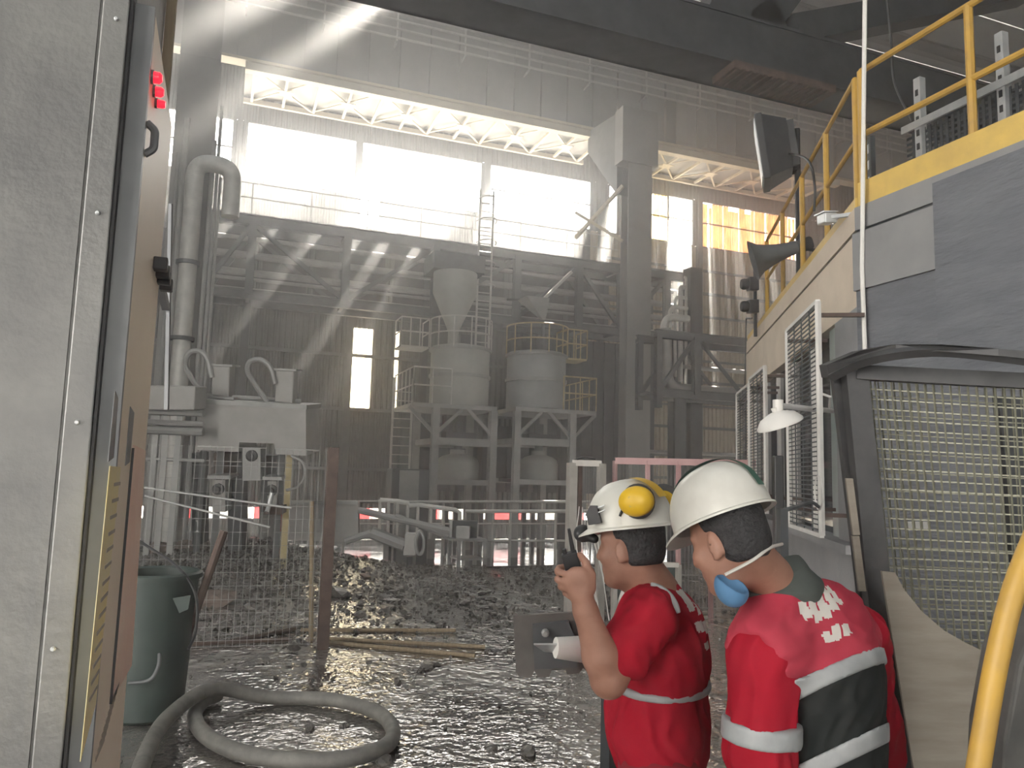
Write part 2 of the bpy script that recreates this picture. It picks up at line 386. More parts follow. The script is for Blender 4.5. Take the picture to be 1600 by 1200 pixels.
MB().prism([V(13.0, 23.9, 13.1), V(14.5, 23.9, 13.1), V(14.5, 23.9, 15.2), V(13.0, 23.9, 15.2)], (0, 0.6, 0)).build('column_head', 'girder', cr)
MB().prism([V(13.1, 24.5, 12.0), V(13.1, 27, 14.6), V(13.1, 27, 15.5), V(13.1, 24.5, 15.2)], (1.2, 0, 0)).build('corbel', 'steel_grey', cr)
for z, zz in ((12.3, 10.6), (10.2, 11.6)):
    MB().bar((13.25, 24.3, z), (12.1, 25.9, zz), 0.12).build('brace', 'steel_cream', cr)
cl = column('steel_column', -1.42, -0.60, 17.55, LOWZ, 20.2, 'broad grey steel column at far left beside the round duct', 'girder', 0.5)
# round duct with a top elbow, standing beside the left column
du = thing('exhaust_duct', (-0.1, 16.9, 0), 'round grey exhaust duct with curved top elbow beside left column', 'duct')
p0 = wy(300, 330, 17); 
MB().tube(fillet([(p0.x, 17, 0.1), (p0.x, 17, 8.0), (p0.x + 0.75, 17, 8.0), (p0.x + 0.75, 17, 6.9)], 0.35, 8), 0.18, 16).build('pipe', 'rail_grey', du, smooth=True)
for z in (2.4, 4.2, 5.8): MB().lathe([(0.2, -0.04), (0.235, -0.04), (0.235, 0.04), (0.2, 0.04)], (p0.x, 17, z), 16).build('collar', 'steel_grey', du)
MB().bx(p0.x - .25, p0.x + .25, 16.75, 17.25, 0, 0.1).build('foot', 'steel_grey', du)
for i, (px, r, top) in enumerate(((318, 0.05, 8.6), (326, 0.035, 9.4), (332, 0.03, 7.8), (272, 0.06, 9.0), (262, 0.04, 8.2))):
    q = wy(px, 450, 17.2)
    tag(MB().tube([(q.x, 17.2, 0.1), (q.x, 17.2, top)], r, 8).build('conduit_pipe', 'pipe_grey', None, True),
        ('thick vertical pipe just right of the round duct', 'middle thin vertical pipe right of the round duct', 'thinnest vertical pipe furthest right of the round duct', 'vertical pipe in front of broad left column', 'thin vertical pipe on left edge of left column')[i], 'pipe', 'vertical pipes by the left column')

# ---- crane runway girder with stiffeners
cg = thing('crane_runway_girder', (10, 27, 15.5), 'deep grey plate girder with upright ribs running above the windows', 'girder')
MB().bx(-8.8, 46, 27, 27.03, 15.6, 18.4).build('web_plate', 'girder', cg)
MB().bx(-8.8, 46, 26.75, 27.28, 15.5, 15.6).build('bottom_flange', 'steel_cream', cg)
MB().bx(-8.8, 46, 26.7, 27.33, 18.4, 18.5).build('top_flange', 'girder', cg)
k = -8.4
while k < 30: MB().bx(k - 0.02, k + 0.02, 26.85, 27.0, 15.6, 18.4).build('stiffener', 'girder', cg); k += 1.14
# ---- flat surge truss between girder and wall, seen from below
def surge(x0, x1, n, label):
    t = thing('surge_truss', ((x0 + x1) / 2, 28.3, 15.2), label, 'truss')
    ya, yb, z = 26.95, 29.55, 15.32
    MB().bx(x0 - 0.3, x1 + 0.3, ya - 0.16, ya + 0.16, z - 0.12, z + 0.15).build('chord', 'steel_cream', t)
    MB().bx(x0 - 0.3, x1 + 0.3, yb - 0.07, yb + 0.07, z - 0.08, z + 0.1).build('chord', 'steel_cream', t)
    dx = (x1 - x0) / n
    for i in range(n + 1): MB().bar((x0 + i * dx, ya, z), (x0 + i * dx, yb, z), 0.09, 0.1).build('cross_member', 'steel_cream', t)
    for i in range(0, n - 1, 2):
        a, b = x0 + i * dx, x0 + (i + 2) * dx
        MB().bar((a, ya, z), (b, yb, z), 0.07, 0.05).build('diagonal', 'steel_cream', t)
        MB().bar((b, ya, z + 0.05), (a, yb, z + 0.05), 0.07, 0.04).build('diagonal', 'steel_cream', t)
        m = (a + b) / 2
        MB().prism([V(m - .28, 28.05, z - .06), V(m - .2, 28.25, z - .06), V(m - .28, 28.45, z - .06), V(m + .28, 28.45, z - .06), V(m + .2, 28.25, z - .06), V(m + .28, 28.05, z - .06)], (0, 0, 0.02)).build('gusset', 'steel_cream', t)
    for i in range(0, n + 1):
        c = x0 + i * dx
        MB().prism([V(c - .22, ya + .14, z - .03), V(c + .22, ya + .14, z - .03), V(c, ya + .42, z - .03)], (0, 0, 0.02)).build('gusset', 'steel_cream', t)
    MB().bx(x0 - 0.3, x1 + 0.3, ya + .4, yb, z + 0.2, z + 0.24).build('walkway_plate', 'girder', t)
surge(0.2, 13.8, 12, 'cream lattice truss lying flat above the three big windows')
surge(16.4, 25.6, 8, 'shorter cream lattice truss lying flat above the orange window')
# ---- conductor rails
cb = thing('conductor_rails', (14, 26.3, 17.6), 'bundle of long conductor tubes running along the runway girder', 'rails')
zc = wy(940, 112, 26.3).z
for i in range(4): MB().tube([(-9, 26.3, zc + 0.34 * (i - 1.5)), (46, 26.3, zc + 0.34 * (i - 1.5))], 0.05, 6).build('conductor_tube', 'rail_grey', cb)
MB().tube([(-9, 26.3, zc + 1.05), (46, 26.3, zc + 1.05)], 0.03, 6).build('top_rail', 'rail_grey', cb)
k = -8
while k < 40:
    MB().bx(k - .03, k + .03, 26.33, 26.9, zc - 0.62, zc - 0.56).bx(k - 0.03, k + 0.03, 26.32, 26.38, zc - 0.62, zc + 0.6).build('bracket', 'rail_grey', cb); k += 2.6
k = -8
while k < 40:
    MB().bx(k - .015, k + .015, 26.3, 26.33, zc + 0.5, zc + 1.05).build('rail_post', 'rail_grey', cb); k += 0.62
# ---- big vertical duct panels right of the column head
for i in range(4):
    a = 17.2 + i * 1.0
    tag(MB().prism([V(a + .02, 26.98, 15.6), V(a + .06, 26.7, 15.6), V(a + .25, 26.48, 15.6), V(a + .7, 26.48, 15.6), V(a + .89, 26.7, 15.6), V(a + .93, 26.98, 15.6)], (0, 0, 2.75)).build('duct_pipe', 'girder', None, True), ('leftmost', 'second', 'third', 'rightmost')[i] + ' of four wide upright ducts above the orange window truss', 'duct', 'upright ducts below the conductor tubes')
# ---- overhead crane bridge (dark, close)
cy = 9.0; cz = (wy(1200, 110, cy)).z
br = thing('overhead_crane_bridge', (6, cy, cz), 'dark steel crane bridge spanning across top right corner', 'crane')
MB().bx(-2, 26, cy, cy + 0.75, cz, cz + 0.06).bx(-2, 26, cy + 0.02, cy + 0.08, cz, cz + 0.75).bx(-2, 26, cy + .68, cy + .74, cz, cz + .75).bx(-2, 26, cy, cy + .75, cz + .75, cz + .8).build('bottom_chord', 'steel_dark', br)
q = wy(1170, 60, cy)
MB().bar((q.x + .2, cy + .3, cz + .6), (q.x + 2.2, cy + .3, cz + 3.4), 0.5, 0.5).build('diagonal', 'steel_dark', br)
MB().bar((q.x + .1, cy + .3, cz + .6), (q.x - .9, cy + .3, cz + 3.4), 0.42, 0.42).build('diagonal', 'steel_dark', br)
MB().bar((q.x + 1.0, cy + .3, cz + 0.9), (q.x + 6.5, cy + .3, cz + 3.1), 0.45, 0.45).build('diagonal', 'steel_dark', br)
MB().bar((q.x + .1, cy + .3, cz + .6), (q.x + .1, cy + .3, cz + 3.4), 0.35, 0.35).build('post', 'steel_dark', br)
MB().bx(-2, 26, cy, cy + .6, cz + 3.4, cz + 4.0).build('top_chord', 'steel_dark', br)
MB().prism([V(q.x - .7, cy + 0.05, cz + .75), V(q.x + .8, cy + .05, cz + .75), V(q.x + .5, cy + .05, cz + 1.4), V(q.x - .4, cy + .05, cz + 1.4)], (0, .5, 0)).build('gusset', 'steel_dark', br)
MB().bx(q.x - .3, q.x + 1.6, cy - .06, cy + .5, cz - .12, cz).build('rail_grip', 'rust', br)
for i in range(14): MB().bx(q.x - .25 + i * .13, q.x - .19 + i * .13, cy - .08, cy + .45, cz - .15, cz - .12).build('grip_tooth', 'rust', br)

# ---- pipe bridge (lattice gallery) at mid height
pb = thing('pipe_bridge', (7, 26, 7), 'grey lattice pipe bridge crossing mid-height in front of back wall', 'bridge')
zt, zb = 9.65, 7.17
PX = [wy(p, 430, 26).x for p in (318, 390, 540, 680, 808, 905, 970)]
PX.append(16.2)
for yy in (26.0, 27.3):
    MB().ibeam((-2, yy, zt), (17, yy, zt), 0.2, 0.34, 0.03).build('top_chord', 'steel_grey', pb)
    MB().ibeam((-2, yy, zb), (17, yy, zb), 0.2, 0.3, 0.03).build('bottom_chord', 'steel_grey', pb)
    for i, x_ in enumerate(PX):
        MB().ibeam((x_, yy, zb), (x_, yy, zt), 0.26 if yy < 27 else 0.2, 0.22, 0.03).build('post', 'steel_grey', pb)
        if i < len(PX) - 1:
            a, b = (x_, PX[i + 1]) if i in (1, 5) else (PX[i + 1], x_)
            MB().bar((a, yy, zt - .1), (b, yy, zb + .1), 0.12, 0.14).build('diagonal', 'steel_grey', pb)
for x_ in PX:
    MB().bar((x_, 26, zb), (x_, 27.3, zb), 0.12).build('cross_beam', 'steel_grey', pb); MB().bar((x_, 26, zt), (x_, 27.3, zt), 0.12).build('cross_beam', 'steel_grey', pb)
MB().bx(7, 17, 25.95, 27.35, zt + .17, zt + .2).build('deck', 'deck_dusty', pb)
dk = -2.0
for wpl, gap in ((1.6, .42), (1.1, .34), (.9, .5), (1.1, .3), (.6, .42), (.8, .36), (.8, 0)):  # gaps between planks made to let sun shafts through
    MB().bx(dk, dk + wpl, 25.95, 27.35, zt + .17, zt + .2).build('deck_plank', 'deck_dusty', pb); dk += wpl + gap
dk = -2.0
for wpl, gap in ((2.6, .3), (1.5, .3), (.8, .25), (1.4, .35), (1.2, .3), (3.0, .3), (4, 0)):  # rear sheets added as baffles, splitting the sun into narrow shafts
    MB().bx(dk, dk + wpl, 27.36, 27.39, zb + .5, zt - .1).build('baffle_sheet', 'deck_dusty', pb); dk += wpl + gap
for x_ in PX[1::2]: MB().ibeam((x_, 27.2, LOWZ), (x_, 27.2, zb), 0.25, 0.25, 0.03).build('leg', 'steel_dark', pb)
for i, (z, y, r) in enumerate(((9.15, 26.5, 0.09), (8.75, 26.9, 0.07), (8.5, 26.3, 0.1), (8.05, 26.7, 0.12), (7.75, 26.4, 0.06), (7.5, 27.0, 0.1))):
    tag(MB().tube([(-2, y, z), (16.8, y, z)], r, 8).build('process_pipe', 'pipe_grey', None, True),
        ('topmost', 'second highest', 'third highest', 'thickest middle', 'second lowest', 'lowest')[i] + ' long pipe carried inside the lattice pipe bridge', 'pipe', 'pipes on the pipe bridge')
# deck handrail
hr = MB()
for zz in (0.55, 1.05): hr.tube([(-2, 26, zt + .2 + zz), (14, 26, zt + .2 + zz)], 0.018, 5)
hr.build('handrail', 'rail_grey', pb)
k = -1.5
while k < 14: MB().cyl((k, 26, zt + .2), (k, 26, zt + 1.25), 0.018, 5).build('rail_post', 'rail_grey', pb); k += 1.9
# caged ladder above the left silo
q = wy(757, 430, 25.6)
ld = thing('caged_ladder', (q.x, 25.6, 7.2), 'tall thin caged ladder rising behind the left silo hopper', 'ladder')
for s_ in (-.25, .25): MB().bx(q.x + s_ - .03, q.x + s_ + .03, 25.57, 25.63, 6.0, 11.8).build('stile', 'rail_grey', ld)
for i in range(19): MB().cyl((q.x - .25, 25.6, 6.2 + i * .3), (q.x + .25, 25.6, 6.2 + i * .3), 0.02, 5).build('rung', 'rail_grey', ld)
for i in range(5):
    MB().tube([(q.x + .36 * cos(a), 25.6 - .6 * sin(a), 8.2 + i * .8) for a in np.linspace(0, pi, 9)], 0.02, 5).build('cage_hoop', 'rail_grey', ld)

# ================================================================== silos on their frames
def ring_rail(t, cx, cy_, r, z0, a0, a1, n, m):
    A = np.linspace(a0, a1, 25)
    for h in (0.5, 1.0): MB().tube([(cx + r * cos(a), cy_ + r * sin(a), z0 + h) for a in A], 0.025, 6).build('guard_rail', m, t)
    for a in np.linspace(a0, a1, n): MB().cyl((cx + r * cos(a), cy_ + r * sin(a), z0), (cx + r * cos(a), cy_ + r * sin(a), z0 + 1), 0.022, 6).build('rail_post', m, t)
def line_rail(t, a, b, n, m, h=1.1):
    a, b = Vector(a), Vector(b)
    for k in (h * .5, h): MB().tube([a + V(0, 0, k), b + V(0, 0, k)], 0.025, 6).build('guard_rail', m, t)
    for i in range(n): p = a.lerp(b, i / (n - 1)); MB().cyl(p, p + V(0, 0, h), 0.022, 6).build('rail_post', m, t)
def silo(px0, px1, ytop, ybot, yc, label, tone):
    a, b = wy(px0, 590, yc), wy(px1, 590, yc); cx = (a.x + b.x) / 2; r = (b.x - a.x) / 2 * 0.97
    ztop, zbot = wy((px0 + px1) / 2, ytop, yc - r).z, wy((px0 + px1) / 2, ybot, yc - r).z
    t = thing('silo', (cx, yc, zbot), label, 'silo', 'twin silos by the back wall')
    zm = (ztop + zbot) / 2 + .05
    MB().lathe([(r, 0), (r, ztop - zbot), (r * .96, ztop - zbot + .1), (0.3, ztop - zbot + .22)], (cx, yc, zbot), 40).build('shell', tone, t, True)
    MB().lathe([(r, -.05), (r + .05, -.05), (r + .05, .05), (r, .05)], (cx, yc, zm), 40, cap=False).build('band', 'pipe_grey', t, True)
    MB().lathe([(r, -.04), (r + .07, -.04), (r + .07, .04), (r, .04)], (cx, yc, ztop), 40, cap=False).build('top_ring', 'pipe_grey', t, True)
    return t, cx, r, zbot, ztop
mat('silo_a', (0.30, 0.305, 0.285), (0.37, 0.375, 0.35), 1.5, 0.6)
mat('silo_b', (0.26, 0.27, 0.272), (0.33, 0.34, 0.34), 1.5, 0.6)
YS = 24.2
s1, c1x, r1, zb1, zt1 = silo(672, 763, 541, 632, YS, 'left grey silo below the big ribbed hopper with grey platform', 'silo_a')
ring_rail(s1, c1x, YS, r1 + .05, zt1, pi * 0.98, pi * 2.05, 7, 'rail_grey')
s2, c2x, r2, zb2, zt2 = silo(793, 881, 550, 636, YS, 'right grey silo under a small funnel with yellowish side railings', 'silo_b')
ring_rail(s2, c2x, YS, r2 + .05, zt2, pi * 0.95, pi * 2.05, 7, 'yellow_dull')
def balcony(t, px0, px1, py_top, py_bot, y, m, dep=0.9):
    a, b = wy(px0, py_bot, y), wy(px1, py_bot, y); z = (a.z + b.z) / 2; h = wy(px0, py_top, y).z - z
    MB().bx(a.x, b.x, y, y + dep, z - .06, z).build('balcony_floor', m, t)
    line_rail(t, (a.x, y, z), (b.x, y, z), 4, m, h); line_rail(t, (b.x, y, z), (b.x, y + dep, z), 2, m, h); line_rail(t, (a.x, y, z), (a.x, y + dep, z), 2, m, h)
balcony(s2, 886, 917, 514, 560, YS - .4, 'yellow_dull')
balcony(s1, 626, 670, 494, 540, YS - .2, 'rail_grey')
def silo_frame(pxa, pxb, pyp, legs, y, yb, label, rail, railx, side=None):
    a, b = wy(pxa, pyp, y), wy(pxb, pyp + 4, y); z = (a.z + b.z) / 2; mm = 'pipe_grey'
    t = thing('silo_stand', ((a.x + b.x) / 2, (y + yb) / 2, LOWZ), label, 'stand', 'stands under the silos')
    MB().bx(a.x, b.x, y, yb, z - .13, z).build('platform', mm, t)
    lx = [wy(p, 680, y).x for p in legs]
    z1, z2 = wy(legs[0], 688, y).z, wy(legs[0], 753, y).z
    for yy in (y + .12, yb - .15):
        for x_ in lx: MB().ibeam((x_, yy, LOWZ), (x_, yy, z - .13), 0.22, 0.22, 0.03).build('leg', mm, t)
        MB().bx(lx[0], lx[1], yy - .06, yy + .06, z1 - .14, z1 + .1).build('beam', mm, t)
        MB().bx(lx[0], lx[1], yy - .06, yy + .06, z2 - .08, z2 + .08).build('beam', mm, t)
    dz = 0.95
    for x_, s_ in ((lx[0], 1), (lx[0], -1), (lx[1], -1), (lx[1], 1)):
        e = x_ + s_ * 0.85
        if a.x - .2 < e < b.x + .2: MB().bar((x_, y + .12, z - dz), (e, y + .12, z - .12), 0.1).build('knee_brace', mm, t)
    for x_ in lx: MB().bx(x_ - .05, x_ + .05, y + .1, yb - .1, z1 - .1, z1 + .08).build('side_beam', mm, t)
    for (p0_, p1_) in railx: line_rail(t, (wy(p0_, pyp, y).x, y + .03, z), (wy(p1_, pyp, y).x, y + .03, z), 3, rail)
    if side is not None: x_ = a.x if side < 0 else b.x; line_rail(t, (x_, y + .03, z), (x_, yb, z), 6, rail)
    return t, z, lx, z2
f1, zf1, lx1, zz1 = silo_frame(645, 777, 630, (681, 772), 22.9, 25.6, 'left four-legged steel frame carrying the silo with grey railing', 'rail_grey', ((645, 705),), -1)
f2, zf2, lx2, zz2 = silo_frame(806, 932, 637, (809, 896), 22.9, 25.6, 'right four-legged steel frame carrying the silo with yellowish railing', 'yellow_dull', ((881, 932),), 1)
# ladder of left frame
q = wy(626, 700, 23.6)
ld2 = thing('access_ladder', (q.x, 23.6, LOWZ), 'thin access ladder left of the left silo frame', 'ladder')
for s_ in (-.3, .3): MB().bx(q.x + s_ - .03, q.x + s_ + .03, 23.57, 23.63, LOWZ, zf1 + .8).build('stile', 'rail_grey', ld2)
for i in range(18): MB().cyl((q.x - .3, 23.6, LOWZ + .3 + i * .28), (q.x + .3, 23.6, LOWZ + .3 + i * .28), 0.018, 5).build('rung', 'rail_grey', ld2)
# pressure vessels in the frames
for i, (pa, pb_, zz, f) in enumerate(((682, 746, zz1, f1), (813, 869, zz2, f2))):
    a, b = wy(pa, 740, 23.9), wy(pb_, 740, 23.9); r = (b.x - a.x) / 2; c = V((a.x + b.x) / 2, 23.9, zz + .08)
    t = thing('pressure_vessel', c, ('left', 'right')[i] + ' dome-topped grey vessel standing low inside the ' + ('left', 'right')[i] + ' silo frame', 'vessel', 'vessels under the silos')
    h = 0.75
    MB().lathe([(r, 0), (r, h - .22), (r * .93, h - .1), (r * .7, h), (0.25, h + .06), (0.25, h + .2)], c, 32).build('shell', 'silo_a', t, True)
    MB().cyl(c + V(0, 0, h + .2), c + V(0, 0, h + 1.1), 0.14, 12).build('neck_pipe', 'steel_grey', t, True)
    MB().bx(c.x - .5, c.x + .5, c.y - .3, c.y + .3, c.z + h + .55, c.z + h + .75).build('valve_block', 'steel_dark', t)
    MB().cyl(c + V(r * .55, -r * .75, .25), c + V(r * .55, -r * .75, .5), 0.04, 8).build('gauge', 'white_paint', t)
    MB().bx(lx1[0] if i == 0 else lx2[0], lx1[1] if i == 0 else lx2[1], 23.2, 24.6, zz - .02, zz + .08).build('floor_plate', 'steel_grey', f)
# hoppers above
t = thing('ribbed_hopper', (c1x, YS + .6, zt1 + 1), 'big grey ribbed hopper tapering down into the left silo', 'hopper')
zc_ = zt1 + .75
MB().lathe([(0.18, zc_ - .55), (0.18, zc_), (0.75, zc_ + 1.3), (0.75, zc_ + 2.0)], (c1x - .1, YS + .6, 0), 20).build('cone', 'silo_a', t, True)
MB().bx(c1x - 1.0, c1x + .8, YS + .1, YS + 1.5, zc_ + 2.0, zc_ + 2.6).build('collar_box', 'steel_grey', t)
t = thing('funnel', (c2x, YS, zt2 + 1), 'small inverted pyramid funnel above the right silo', 'hopper')
A = [wy(p, 462, YS - .3) for p in (822, 858)]; tip = wy(849, 500, YS)
q4 = [V(A[0].x, YS - .35, A[0].z), V(A[1].x, YS - .35, A[0].z), V(A[1].x, YS + .5, A[0].z), V(A[0].x, YS + .5, A[0].z)]
MB().add(q4 + [V(tip.x - .06, YS - .06, tip.z), V(tip.x + .06, YS - .06, tip.z), V(tip.x + .06, YS + .06, tip.z), V(tip.x - .06, YS + .06, tip.z)], [(0, 1, 5, 4), (1, 2, 6, 5), (2, 3, 7, 6), (3, 0, 4, 7), (0, 3, 2, 1), (4, 5, 6, 7)]).build('pyramid', 'pipe_grey', t)
MB().cyl((tip.x, YS, tip.z), (tip.x, YS, zt2 + .15), 0.06, 8).build('spout', 'steel_grey', t)
MB().bar((A[1].x - .1, YS, A[0].z), (A[1].x + 1.1, YS + .3, A[0].z + 1.2), 0.1).build('feed_arm', 'rail_grey', t)
MB().bar((A[0].x + .1, YS + .4, A[0].z), (A[0].x + .1, 26, A[0].z + .3), 0.08).build('hanger', 'steel_grey', t)
# dark tall box (bag filter) behind the silos and between
for i, (x0, x1, y0, y1, z1, lab) in enumerate(((11.3, 15.3, 27.6, 29.2, 7.0, 'dark boxy filter housing right of the right silo'), (8.2, 9.0, 27.6, 29.2, 6.8, 'dark narrow filter housing between the two silos'), (6.4, 8.0, 27.6, 29.2, 3.4, 'low dark tank housing behind left silo frame'), (9.2, 11.1, 27.6, 29.2, 3.4, 'low dark tank housing behind right silo frame'))):
    t = thing('filter_housing', ((x0 + x1) / 2, (y0 + y1) / 2, LOWZ), lab, 'housing', 'dark housings behind the silos')
    zz0 = 0.9
    MB().bx(x0, x1, y0, y1, zz0, z1).build('casing', 'steel_dark', t)
    for lx_ in (x0 + .08, x1 - .08): MB().bx(lx_ - .08, lx_ + .08, y0 + .1, y0 + .26, LOWZ, zz0).build('leg', 'steel_dark', t)
    for k in range(int((x1 - x0) / .5) + 1): MB().bx(x0 + k * .5 - .02, x0 + k * .5 + .02, y0 - .05, y0, zz0, z1).build('rib', 'steel_dark', t)
# grey electrical cabinet in front of the left frame
A, B = wy(613, 732, 20), wy(672, 732, 20)
t = thing('electrical_cabinet', ((A.x + B.x) / 2, 20.3, LOWZ), 'pale grey electrical cabinet standing left of silo frame foot', 'cabinet')
MB().bx(A.x, B.x, 20, 20.7, LOWZ + .1, A.z).build('body', 'steel_grey', t, bevel=.02)
MB().bx(A.x + .2, A.x + .72, 19.97, 20, LOWZ + .15, A.z - .04).build('door', 'pipe_grey', t)
MB().bx(A.x, B.x, 20.02, 20.68, LOWZ, LOWZ + .1).build('plinth', 'steel_dark', t)

# ================================================================== rack and pipes right of the column
rk = thing('pipe_rack', (17.5, 21.5, 3.5), 'lattice pipe rack with diagonal braces right of the tall column', 'rack')
Yr = 21.5
zt_, zb_ = wy(1085, 527, Yr).z, wy(1085, 617, Yr).z
x0, xm, x1 = wy(1024, 570, Yr).x, wy(1088, 570, Yr).x, wy(1180, 570, Yr).x + 2
for yy in (Yr, Yr + 1.2):
    MB().ibeam((x0, yy, zt_), (x1, yy, zt_), 0.2, 0.28, .03).build('top_chord', 'steel_grey', rk)
    MB().ibeam((x0, yy, zb_), (x1, yy, zb_), 0.2, 0.28, .03).build('bottom_chord', 'steel_grey', rk)
    MB().ibeam((x0 + .1, yy, zb_ - .5), (x0 + .1, yy, zt_), .2, .2, .03).build('post', 'steel_grey', rk)
    MB().ibeam((xm, yy, zb_), (xm, yy, zt_), .25, .2, .03).build('post', 'steel_grey', rk)
    MB().bar((xm, yy, zt_), (x0 + .1, yy, zb_), 0.13).build('diagonal', 'steel_grey', rk)
    MB().bar((xm, yy, zt_), (xm + (xm - x0) * 1.25, yy, zb_), 0.1).build('diagonal', 'steel_grey', rk)
MB().ibeam((xm - .1, Yr + 1.0, LOWZ), (xm - .1, Yr + 1.0, zb_), .45, .45, .03).build('leg', 'steel_dark', rk)
MB().ibeam((x1 - .3, Yr + .6, LOWZ), (x1 - .3, Yr + .6, zb_), .4, .4, .03).build('leg', 'steel_dark', rk)
for i in range(6): MB().bar((x0 + .1 + i * (x1 - x0) / 6, Yr, zb_), (x0 + .1 + i * (x1 - x0) / 6, Yr + 1.2, zb_), 0.1).build('cross_beam', 'steel_grey', rk)
for i in range(5):
    pz = wy(1030, 428 + i * 17, 22.3).z; pxr = wy(1072 - i * 10, 480, 22.3).x; r = (0.05, 0.08, 0.06, 0.07, 0.13)[i]
    tag(MB().tube(fillet([(14.6, 22.3 - i * .06, pz), (pxr, 22.3 - i * .06, pz), (pxr, 22.3 - i * .06, zb_ + .4 + .12 * i)], 0.4, 6), r, 10).build('bent_pipe', 'rail_grey', None, True),
        ('outermost', 'second', 'third', 'fourth', 'innermost thickest')[i] + ' of the nested bent pipes right of the column', 'pipe', 'nested bent pipes')
q = wy(1043, 560, 21.9); q2 = wy(1043, 607, 21.9)
tag(MB().tube(fillet([(q.x - .1, 21.9, q.z + 1.0), (q.x, 21.9, q2.z), (x1, 21.9, q2.z)], .5, 6), 0.2, 12).build('return_pipe', 'pipe_grey', None, True), 'thick pipe curving down and along inside the right pipe rack', 'pipe')
tag(MB().tube([(xm - 1, 22.3, wy(1088, 575, 22.3).z), (x1, 22.3, wy(1088, 575, 22.3).z)], 0.08, 8).build('straight_pipe', 'pipe_grey', None, True), 'straight horizontal pipe midway up the right pipe rack', 'pipe')
A, B = wy(1079, 417, 24), wy(1097, 417, 24)
tag(MB().bx(A.x, B.x, 24, 24.5, LOWZ, A.z).build('cable_duct', 'steel_dark'), 'dark upright cable duct behind the right pipe rack', 'duct')
# ---- low pipes along the back wall, right
for i, (py, r) in enumerate(((706, .07), (719, .05))):
    a = wy(1030, py, 26).z
    tag(MB().tube([(15.2, 26, a), (30, 26, a)], r, 8).build('wall_pipe', 'pipe_grey', None, True), ('upper', 'lower')[i] + ' horizontal pipe low on back wall right of column', 'pipe', 'low pipes on the back wall')
# far red and white barrier blocks seen through the slot under the cladding
random.seed(3)
x = -2.5; i = 0
while x < 16:
    wv = random.uniform(0.5, 1.6); red = (i % 3 == 1)
    tag(MB().bx(x, x + wv, 33.0, 33.6, LOWZ - .05, LOWZ + random.choice((1.25, 1.3, 1.35))).build('barrier_block', 'red_paint' if red else 'white_paint', None, bevel=.03),
        ('red' if red else 'white') + ' barrier block outside, seen through slot below back wall cladding', 'barrier', ('red' if red else 'white') + ' barrier blocks outside')
    x += wv + random.choice((0.02, 0.1, 0.3)); i += 1
# ================================================================== control room on the right
C0 = wd(1335, 325, 6.1); ZR = C0.z
D1 = V(sin(radians(30)), cos(radians(30)), 0); NA = V(-D1.y, D1.x, 0)
CB = V(C0.x, C0.y, 0)
def onA(px, py, off=0.0):
    d = ray(px, py); q = CB + NA * off; t = (q - CO).dot(NA) / d.dot(NA); return CO + d * t
def onB(px, py, off=0.0):
    d = ray(px, py); t = (CB.x - off) / d.x; return CO + d * t
def alongA(p): return (p - CB).dot(D1)
LA = alongA(onA(1166, 545))
FE = CB + D1 * LA
mat('stucco', (0.125, 0.132, 0.15), (0.165, 0.172, 0.19), 3, 0.85, bump=0.9, bscale=14, stretch=(1, 0.6, 2.4))
mat('smooth_grey', (0.22, 0.22, 0.225), (0.27, 0.268, 0.268), 2.5, 0.8)
mat('glass_green', (0.30, 0.36, 0.35), (0.36, 0.42, 0.40), 2, 0.3)
cr_ = thing('control_room', (CB.x + 2, CB.y + 2, 0), 'grey and cream control room building with railing on its roof', 'building')
zl = onA(1320, 858).z; zb_ = onA(1312, 500).z; zj = onA(1330, 370).z
INN = -NA
def band(name, z0, z1, m, proud=0.0, th=0.3, parent=cr_):
    a, b = CB + NA * proud, FE + NA * proud
    return MB().prism([a + V(0, 0, z0), b + V(0, 0, z0), b + V(0, 0, z1), a + V(0, 0, z1)], INN * th).build(name, m, parent)
band('base_wall', 0, zl, 'plaster_grey')
band('window_ledge', zl, zl + .07, 'plaster_grey', 0.12, .4)
band('lintel_wall', zb_, zj - .015, 'plaster_cream')
band('parapet_wall', zj + .015, ZR, 'plaster_cream')
band('joint', zj - .015, zj + .015, 'steel_dark', -0.02, .25)
# piers and dark panes between them
pts = sorted([alongA(onA(p, 680)) for p in (1335, 1304)]) + []
def pier(l0, l1, m, name='pier', off=0.0, th=.3): 
    a, b = CB + D1 * l0 + NA * off, CB + D1 * l1 + NA * off
    return MB().prism([a + V(0, 0, zl + .07), b + V(0, 0, zl + .07), b + V(0, 0, zb_), a + V(0, 0, zb_)], INN * th).build(name, m, cr_)
pier(0, alongA(onA(1306, 600)), 'plaster_grey')
pier(alongA(onA(1306, 600)), alongA(onA(1290, 600)), 'glass_green', 'window_jamb', -.04)
pier(LA - .25, LA, 'plaster_cream')
L0 = alongA(onA(1290, 600)); npane = 5
for i in range(npane):
    a = L0 + (LA - .25 - L0) * i / npane; b = L0 + (LA - .25 - L0) * (i + 1) / npane
    pier(a + .03, b - .03, 'glass_dark', 'window_pane', -.12, .02)
    pier(b - .04, b + .04, 'white_frame', 'window_mullion', -.08, .1)
